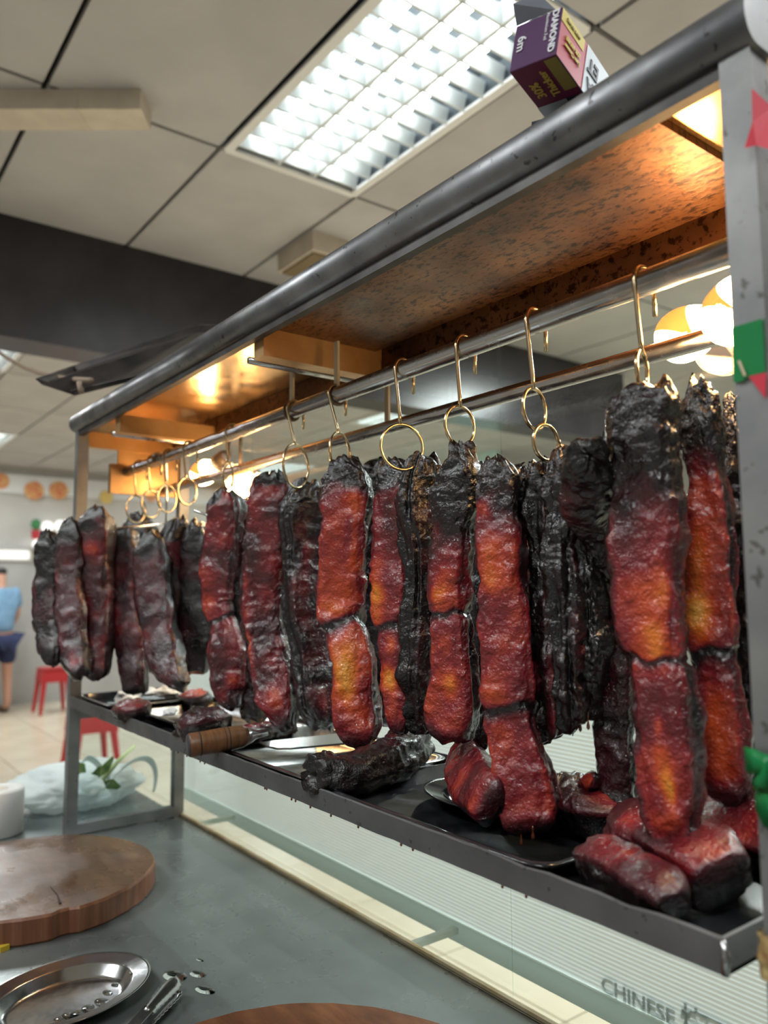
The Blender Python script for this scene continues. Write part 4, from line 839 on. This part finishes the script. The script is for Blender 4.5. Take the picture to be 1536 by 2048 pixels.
va = [bm.verts.new(o4 + bd * p_ + bs * q_ + Vector((0, 0, (SF + .0245 - o4.z)))) for p_, q_ in outl]; vb = [bm.verts.new(v_.co + Vector((0, 0, .0028))) for v_ in va]
bm.faces.new(va[::-1]); bm.faces.new(vb)
for i in range(len(va)): bm.faces.new((va[i], va[(i + 1) % len(va)], vb[(i + 1) % len(va)], vb[i]))
obj('blade', bm, M['blade'], t)
# crumpled paper scraps
def crumple(p, r, seed, label, name='paper_scrap', mt='paper'):
    bm = bmesh.new(); bmesh.ops.create_icosphere(bm, subdivisions=3, radius=1)
    P_ = np.array([v.co[:] for v in bm.verts]); k = 1 + .35 * vnoise(P_, 1.6, seed) + .22 * vnoise(P_, 3.5, seed + 1)
    for v, kk in zip(bm.verts, k): v.co = Vector(p) + Vector((v.co.x * r * kk, v.co.y * r * kk, max(-.6, v.co.z * kk) * r * .6))
    o = obj(name, bm, M[mt], None); return tag(o, label, 'scrap', 'paper scraps on the shelf')
for q_, r_, s_, lab in (((338, 1384), .032, 3, 'largest crumpled white paper scrap in the far tray'), ((200, 1352), .026, 5, 'crumpled paper scrap at the far left, behind the reddish strip'), ((258, 1400), .018, 7, 'bright paper scrap beside the tip of the long far strip'), ((224, 1375), .02, 8, 'grey paper scrap next to the far dark tray'), ((340, 1425), .014, 11, 'tiny paper scrap between the far pork chunks')):
    p = onZ(*q_, SF + .022) if q_[0] > 250 else Vector(((-1.80, .62) if q_[0] < 210 else (-1.84, .68)) + (SF + .022,)); crumple(p, r_, s_, lab)

# ------------------------------------------------------------------ things on the canopy
V0 = Vector((-.4365, .5289, ZR(.485))); bxr = Vector((.9705, .22, -.0986)).normalized(); bba = Vector((-.233, .961, -.1492)).normalized(); bup = bxr.cross(bba).normalized(); bba = bup.cross(bxr)
WB, LB = .0495, .30
t = thing('foil_box', V0 + bba * .15, 'torn purple and red foil carton lying on top of the canopy', 'carton')
cc = V0 - bxr * (WB / 2) + bup * (WB / 2) + bba * (LB / 2)
bm = obox(cc, bxr, bba, bup, WB / 2, LB / 2, WB / 2); bmesh.ops.recalc_face_normals(bm, faces=bm.faces)
for f_ in bm.faces:
    n_ = f_.normal
    f_.material_index = 0 if n_.dot(-bba) > .9 else 1 if n_.dot(-bup) > .9 else 2
box_o = obj('carton', bm, [M['purple'], M['maroon'], M['redcard']], t, bevel=.0006, seg=1)
def face_patch(name, o_, u, v, u0, u1, v0, v1, n_, mt, lift=.0004):
    bm = bmesh.new(); vs = [bm.verts.new(o_ + u * a + v * b + n_ * lift) for a, b in ((u0, v0), (u1, v0), (u1, v1), (u0, v1))]; bm.faces.new(vs)
    return obj(name, bm, mt, t)
# right side face: origin V0, u = along the box, v = up
face_patch('yellow_strip', V0, bba, bup, .0, .046, .036, .0485, bxr, M['yellowcard']); face_patch('white_print', V0, bba, bup, .052, .15, 0, WB, bxr, M['whitecard'])
face_patch('gold_label', V0, bba, -bxr, .002, .046, .001, .014, -bup, M['goldcard'])
face_patch('silver_print', V0, bba, -bxr, .056, .15, .018, WB, -bup, M['foil']); face_patch('dark_patch', V0, bba, -bxr, .056, .15, 0, .018, -bup, M['navy'])  # silver and navy patches side by side on the carton's bottom face
bf = t
lettering('30% MORE', .0062, V0 + bba * .026 + bup * .026 + bxr * .0008, -bba, -bup, M['yellowcard'], bf, .0002)
lettering('Less Cleaner', .0058, V0 + bba * .026 + bup * .018 + bxr * .0008, -bba, -bup, M['yellowcard'], bf, .0002)
lettering('extra strong', .0055, V0 + bba * .023 + bup * .042 + bxr * .0008, -bba, -bup, M['goldcard'], bf)
lettering('ET', .020, V0 + bba * .068 + bup * .033 + bxr * .0008, -bba, -bup, M['ink'], bf, .0006)
lettering('A', .020, V0 + bba * .066 + bup * .012 + bxr * .0008, -bba, -bup, M['ink'], bf, .0006)
lettering('DIAMOND', .0092, V0 - bxr * .0062 + bup * .026 - bba * .0008, -bup, bxr, M['inkwhite'], bf, .0003)
lettering('6m', .013, V0 - bxr * .040 + bup * .026 - bba * .0008, -bup, bxr, M['inkwhite'], bf, .0002)
lettering('Aluminium Foil', .0048, V0 - bxr * .014 + bup * .034 - bba * .0008, -bup, bxr, M['inkwhite'], bf)
lettering('30%', .013, V0 - bxr * .036 + bba * .034 - bup * .0008, -bba, -bxr, M['inkgold'], bf, .0002)
lettering('Thicker', .0115, V0 - bxr * .022 + bba * .030 - bup * .0008, -bba, -bxr, M['inkgold'], bf, .0002)
fl = bmesh.new(); vs = [fl.verts.new(V0 - bxr * a + bup * b - bba * c_) for a, b, c_ in ((.008, WB, 0), (WB, WB, 0), (WB - .004, WB + .010, .016), (.022, WB + .014, .012))]; fl.faces.new(vs)
fo = bmesh.ops.extrude_face_region(fl, geom=fl.faces[:]); bmesh.ops.translate(fl, verts=[v for v in fo['geom'] if isinstance(v, bmesh.types.BMVert)], vec=bup * .0006)
obj('torn_flap', fl, M['flapgrey'], t)
pk = crumple(V0 + bba * .075 - bxr * .03 + Vector((0, 0, -.030)), .036, 21, 'dark crumpled plastic packet wedged under the foil carton', 'plastic_packet', 'navy'); pk['category'] = 'packet'; del pk['group']
# dark baking sheet resting on the far end of the canopy
q4 = [onY(84, 768, .405), onY(222, 800, .535), onY(440, 660, .60), onY(405, 655, .76)]
ctr = sum(q4, Vector()) / 4; e1 = (q4[2] - q4[0]).normalized(); e2 = (q4[1] - q4[0]); e2 = (e2 - e1 * e2.dot(e1)).normalized(); e3 = e1.cross(e2)
if e3.z < 0: e3 = -e3
t = thing('baking_sheet', ctr, 'dark bent baking sheet lying across the far end of the canopy', 'baking sheet')
c0 = [onY(84, 768, .405), onY(150, 790, .47), onY(300, 752, .57), onY(438, 668, .60), onY(395, 664, .78), onY(150, 742, .56)]
for v_ in c0: v_.z = max(v_.z, ZR(.4155)) if v_.y > .5 else v_.z
bm = bmesh.new(); lo_ = [bm.verts.new(v_) for v_ in c0]; hi_ = [bm.verts.new(v_ + (v_ - ctr).normalized() * .012 + Vector((0, 0, .014))) for v_ in c0]; lw = [bm.verts.new(v_ + Vector((0, 0, -.0015))) for v_ in c0]
hw_ = [bm.verts.new(v_ + (v_ - ctr).normalized() * .0135 + Vector((0, 0, .0125))) for v_ in c0]
n_ = len(c0); bm.faces.new(lo_); bm.faces.new(lw[::-1])
for i in range(n_):
    j = (i + 1) % n_
    bm.faces.new((lo_[i], lo_[j], hi_[j], hi_[i])); bm.faces.new((hi_[i], hi_[j], hw_[j], hw_[i])); bm.faces.new((hw_[i], hw_[j], lw[j], lw[i]))
obj('pan', bm, M['darktray'], t)
obj('rolled_rim', tube([v_ + (v_ - ctr).normalized() * .013 + Vector((0, 0, .0135)) for v_ in c0], .0022, 8, True), M['darktray'], t, smooth=True)
a_ = onX(-60, 640, -3.52); b_ = onY(182, 772, .47); b_.z += .012
t = thing('hanging_cable', b_, 'brown cable sagging from the dark bulkhead to the baking sheet', 'cable')
pts = []
for u in np.linspace(0, 1, 12): q_ = a_.lerp(b_, u); q_.z -= .25 * u * (1 - u); pts.append(q_)
obj('lead', tube(pts, .006, 8), M['cable'], t, smooth=True)
obj('plug', tube([onY(158, 764, .452), onY(163, 786, .456)], .006, 8), M['cable'], t, smooth=True)

# ------------------------------------------------------------------ tape and ribbons on the right post
def sheet(name, pts3, mat_, label, cat, th=.0008, part='film'):
    t = thing(name, pts3[0], label, cat); bm = bmesh.new(); vs = [bm.verts.new(p_) for p_ in pts3]; f_ = bm.faces.new(vs)
    bm.normal_update(); n_ = f_.normal.copy(); fo = bmesh.ops.extrude_face_region(bm, geom=[f_]); bmesh.ops.translate(bm, verts=[v for v in fo['geom'] if isinstance(v, bmesh.types.BMVert)], vec=n_ * th)
    obj(part, bm, mat_, t); return t
PXR = XR + .001
def sidepx(px, py): return onX(px, py, PXR)
yf = YF - .0012
t = thing('red_flag', onY(1512, 240, yf), 'pointed red plastic flag stuck to the top of the right post', 'flag')
bm = bmesh.new(); P1 = [onY(1503, 176, yf), onX(1545, 214, PXR + .004), onX(1560, 305, PXR + .012), onY(1513, 291, yf - .004), onY(1489, 296, yf - .010), onY(1505, 243, yf - .002)]
vs = [bm.verts.new(p_) for p_ in P1]; bm.faces.new((vs[0], vs[1], vs[5])); bm.faces.new((vs[1], vs[2], vs[3])); bm.faces.new((vs[1], vs[3], vs[5])); bm.faces.new((vs[5], vs[3], vs[4]))
obj('film', bm, M['redtape'], t)
t = thing('green_tape', onY(1500, 700, yf), 'wide green tape wrapped around the right post beside the bulbs', 'tape')
P1 = [onY(1463, 655, yf), onY(1524, 637, yf), onX(1560, 645, PXR), onX(1560, 752, PXR), onY(1530, 744, yf), onY(1500, 752, yf), onY(1484, 762, yf - .002), onY(1467, 765, yf)]
bm = bmesh.new(); v0 = [bm.verts.new(p_) for p_ in (P1[0], P1[1], P1[4], P1[5], P1[6], P1[7])]; bm.faces.new(v0); v1 = [bm.verts.new(p_) for p_ in (P1[1] + Vector((.001, 0, 0)), P1[2], P1[3], P1[4] + Vector((.001, 0, 0)))]; bm.faces.new(v1)
obj('film', bm, M['greentape'], t)
obj('crease', tube([onY(1478, 722, yf - .001), onY(1490, 752, yf - .002)], .0010, 6), M['strap'], t)
sheet('red_tape', [onY(1497, 753, yf - .001), onY(1532, 745, yf - .001), onY(1531, 797, yf - .001)], M['redtape'], 'small red tape corner showing under the green tape', 'tape')
t = thing('green_ribbon', onY(1510, 1560, yf), 'twisted green ribbon tied low on the right post', 'ribbon')
def band(pts, wd, name):
    bm = bmesh.new(); prev = None
    for i, (p_, w_) in enumerate(pts):
        a_, b_ = bm.verts.new(p_ + Vector((0, 0, w_))), bm.verts.new(p_ - Vector((0, 0, w_)))
        if prev: bm.faces.new((prev[0], a_, b_, prev[1]))
        prev = (a_, b_)
    o = obj(name, bm, M['greentape'], t, smooth=True); md = o.modifiers.new('thick', 'SOLIDIFY'); md.thickness = .0007; return o
band([(onY(1492, 1518, yf), .008), (onY(1510, 1524, yf - .003), .0085), (onY(1528, 1534, yf - .004), .009), (onX(1560, 1548, PXR), .009)], 0, 'upper_loop')
band([(onY(1508, 1572, yf - .006), .004), (onY(1520, 1562, yf - .009), .004), (onY(1536, 1552, yf - .008), .010), (onX(1560, 1556, PXR), .012)], 0, 'knot')
band([(onY(1512, 1606, yf - .002), .004), (onY(1524, 1608, yf - .005), .013), (onY(1540, 1618, yf - .006), .014), (onX(1562, 1618, PXR), .014)], 0, 'lower_tail')
t = thing('caked_tape', onY(1515, 1910, yf), 'old brown tape caked with dirt around the foot of the right post', 'tape')
bm = bmesh.new(); zt_, zb_ = onY(1515, 1862, yf).z, onY(1515, 1952, yf).z
nu, nv = 40, 24; grid = []
loop_ = [(XR - .0235 - .0015, YF + .018), (XR - .0235 - .0015, YF - .0015), (XR + .0015, YF - .0015), (XR + .0015, YF + .026)]
for i in range(nv + 1):
    row = []
    for j in range(nu + 1):
        u = j / nu * 3; k = min(int(u), 2); f_ = u - k; x_ = loop_[k][0] + (loop_[k + 1][0] - loop_[k][0]) * f_; y_ = loop_[k][1] + (loop_[k + 1][1] - loop_[k][1]) * f_
        q_ = np.array([x_, y_, i / nv * .04]); h_ = .0022 + .0030 * float(vnoise(q_[None], 130, 3)[0]) * (1 if 0 < i < nv else 0)
        dx_, dy_ = ((-1, 0), (0, -1), (1, 0))[k]; h_ = max(.0003, h_); row.append(bm.verts.new((x_ + dx_ * h_, y_ + dy_ * h_, zt_ + (zb_ - zt_) * i / nv)))
    grid.append(row)
for i in range(nv):
    for j in range(nu): bm.faces.new((grid[i][j], grid[i][j + 1], grid[i + 1][j + 1], grid[i + 1][j]))
obj('wrap', bm, M['caked'], t, smooth=True)

# ------------------------------------------------------------------ things on the counter
def round_board(c, r, h, label, mt, me, crack=None):
    t = thing('chopping_board', (c[0], c[1], 0), label, 'chopping board', 'round wooden chopping boards')
    bm = bmesh.new(); seg = 96; rng = random.Random(int(r * 1000)); rings = []
    wob = [1 + .006 * math.sin(5 * q_ * 2 * math.pi / seg + 1) + rng.uniform(-.004, .004) for q_ in range(seg)]
    def rr(q_, s_):
        an = 2 * math.pi * q_ / seg; v = r * wob[q_] * s_
        if crack is not None and s_ > .6:
            da = (an - crack + math.pi) % (2 * math.pi) - math.pi
            if abs(da) < .05: v *= 1 - .10 * (1 - abs(da) / .05)
        return (c[0] + v * math.cos(an), c[1] + v * math.sin(an))
    for s_, z_ in ((.985, 0), (1.0, .004), (1.0, h - .004), (.985, h), (.5, h)):
        rings.append([bm.verts.new((*rr(q_, s_), z_)) for q_ in range(seg)])
    for k, (A_, B_) in enumerate(zip(rings[:-1], rings[1:])):
        for q_ in range(seg):
            f_ = bm.faces.new((A_[q_], A_[(q_ + 1) % seg], B_[(q_ + 1) % seg], B_[q_])); f_.material_index = 1 if k < 3 else 0
    bm.faces.new(rings[-1]); bm.faces.new(rings[0][::-1])
    o = obj('slab', bm, [mt, me], t)
    if crack is not None:
        a_ = Vector((c[0] + r * .86 * math.cos(crack), c[1] + r * .86 * math.sin(crack), h + .0004)); b_ = Vector((c[0] + r * .45 * math.cos(crack + .1), c[1] + r * .45 * math.sin(crack + .1), h + .0004))
        obj('crack', tube([a_, a_.lerp(b_, .5) + Vector((.004, .003, 0)), b_], [.0022, .0012, .0004], 6), M['cutmark'], t)
    return t
BC = (-1.586, .372)
q = onZ(132, 1820, .043)
round_board(BC, .222, .043, 'wet round wooden chopping board with a split rim by the rack end', M['board'], M['boardedge'], math.atan2(q.y - BC[1], q.x - BC[0]))
round_board((-.663, .39), .266, .043, 'dark round wooden chopping board at the bottom edge of the view', M['board2'], M['board2'])
oval_plate('serving_plate', (-1.15, .322), .118, .090, R_(104), 'empty oval steel plate wet with drops, left foreground', M['plate'], .0006, .020)
random.seed(3)
def drop(p, r, label, parent=None):
    k = [random.uniform(.8, 1.2) for _ in range(3)]
    return lathe([(0, .0), (r, .0), (r * .92, r * .09), (r * .6, r * .17), (0, r * .20)], p, (0, 0, 1), 14, k[0] * 1.3, k[1] * .8, (1, .4, 0))
t = bpy.data.objects['serving_plate']
for px, py, r_ in ((215, 1985, .007), (205, 2004, .010), (178, 2018, .011), (160, 2030, .012), (140, 2034, .010), (120, 2040, .009), (230, 1970, .005), (250, 1930, .003), (262, 1945, .003)):
    obj('water_drop', drop(onZ(px, py, .0016 if px < 240 else .017), r_, ''), M['water'], t, smooth=True)
for k, (px, py, r_, lab) in enumerate(((350, 1952, .016, 'largest water puddle on the counter above the tong tip'), (396, 1948, .010, 'water drop on the counter right of the largest puddle'), (410, 1980, .012, 'water smear with a black speck on the counter right of the tongs'), (400, 1920, .005, 'small water drop on the counter farthest from the tongs'))):
    o = obj('water_drop', drop(onZ(px, py, .0003), r_, ''), M['water'], None, smooth=True); tag(o, lab, 'water drop', 'water drops on the counter')
# tongs: scalloped jaw and arm
a_, b_ = onZ(352, 1975, .012), onZ(275, 2065, .010); d_ = (b_ - a_); ln = d_.length; d_.normalize(); s_ = Vector((-d_.y, d_.x, 0))
t = thing('serving_tongs', a_, 'steel tongs with a scalloped jaw lying beside the oval steel plate', 'tongs')
for zz, nm in ((.010, 'jaw'), (.022, 'jaw')):
    bm = bmesh.new(); n_ = 18; rows = []
    for i in range(n_ + 1):
        u = i / n_; wd = .016 * math.sqrt(max(.02, 1 - (1 - min(1, u * 4)) ** 2)) * (1 - .45 * u) + (.0018 if i % 2 else 0); dome = .006 * (1 if zz > .015 else -1)
        rows.append([bm.verts.new(a_ + d_ * (u * .085) + s_ * (wd * k) + Vector((0, 0, zz - a_.z + dome * (1 - k * k)))) for k in (-1, -.5, 0, .5, 1)])
    for A_, B_ in zip(rows[:-1], rows[1:]):
        for k in range(4): bm.faces.new((A_[k], A_[k + 1], B_[k + 1], B_[k]))
    o = obj(nm, bm, M['plate'], t, smooth=True); md = o.modifiers.new('thick', 'SOLIDIFY'); md.thickness = .0012
    obj('arm', obox(a_ + d_ * .165 + Vector((0, 0, zz - a_.z + (.004 if zz > .015 else 0))), d_, s_, (0, 0, 1), .09, .008, .0008), M['plate'], t)
p = onZ(2, 1893, .004); o = obj('yellow_scrap', obox(p, (1, .3, 0), (-.3, 1, 0), (0, 0, 1), .012, .007, .004), M['yellowbit'], None, bevel=.003); tag(o, 'yellow scrap on the counter at the left edge of the view', 'scrap')
# white bowl stack at the left edge
p = onZ(-6, 1668, 0); t = thing('paper_roll', p, 'white roll standing on the counter at the left edge', 'roll')
obj('roll', lathe([(.018, .002), (.052, 0), (.055, .004), (.055, .098), (.052, .102), (.020, .102), (.018, .098)], p, seg=36), M['paper'], t, smooth=True)
obj('core', lathe([(.017, .001), (.019, .001), (.019, .1025), (.017, .1025)], p, seg=24), M['cream'], t)
# plastic bag with greens behind the rack end
bc = onZ(205, 1622, 0); bc = Vector((-2.17, .62, 0))
t = thing('carrier_bag', bc, 'white plastic carrier bag with green leaves behind the rack end frame', 'bag')
bm = bmesh.new(); bmesh.ops.create_icosphere(bm, subdivisions=5, radius=1)
P_ = np.array([v.co[:] for v in bm.verts]); k = 1 + .16 * vnoise(P_, 1.8, 4) + .10 * vnoise(P_ * np.array([1, 1, .5]), 5, 6) + .05 * vnoise(P_, 11, 8)
for v, kk in zip(bm.verts, k):
    z_ = v.co.z * kk; v.co = Vector((v.co.x * .11 * kk, v.co.y * .165 * kk, max(0, .050 + z_ * .060)))  + bc
obj('sack', bm, M['bag'], t, smooth=True)
def strap(pts, nm):
    bm = bmesh.new(); prev = None
    for i, p_ in enumerate(pts):
        a_, b_ = bm.verts.new(p_ + Vector((.012, 0, .008))), bm.verts.new(p_ - Vector((.012, 0, .008)))
        if prev: bm.faces.new((prev[0], a_, b_, prev[1]))
        prev = (a_, b_)
    o = obj(nm, bm, M['bag'], t, smooth=True); s2 = o.modifiers.new('sub', 'SUBSURF'); s2.levels = 1; s2.render_levels = 2; o.modifiers.new('thick', 'SOLIDIFY').thickness = .002
XB = -2.03
strap([onX(px, py, XB) for px, py in ((205, 1580), (235, 1545), (262, 1520), (292, 1512), (310, 1528), (314, 1555), (308, 1585))], 'handle_loop')
strap([onX(px, py, XB - .02) for px, py in ((152, 1570), (158, 1530), (175, 1508), (200, 1530), (222, 1562))], 'handle_loop')
for k, (px, py, a2, ln_) in enumerate(((182, 1548, .2, .05), (196, 1556, .9, .06), (172, 1545, 2.4, .04), (206, 1562, -.5, .05))):
    p = onX(px, py, XB + .01); bm = bmesh.new(); vs = [bm.verts.new(p + Vector((0, math.cos(a2), math.sin(a2))) * (ln_ * u) + Vector((.3, -math.sin(a2), math.cos(a2))) * w_) for u, w_ in ((0, 0), (.4, .014), (1, .004), (.9, -.006), (.4, -.014))]; bm.faces.new(vs)
    o = obj('leaf', bm, M['leaf'], t); o.modifiers.new('thick', 'SOLIDIFY').thickness = .001
obj('stalk', tube([onX(205, 1560, XB), onX(238, 1520, XB), onX(270, 1492, XB - .01)], [.006, .006, .004], 8), M['stem'], t, smooth=True)
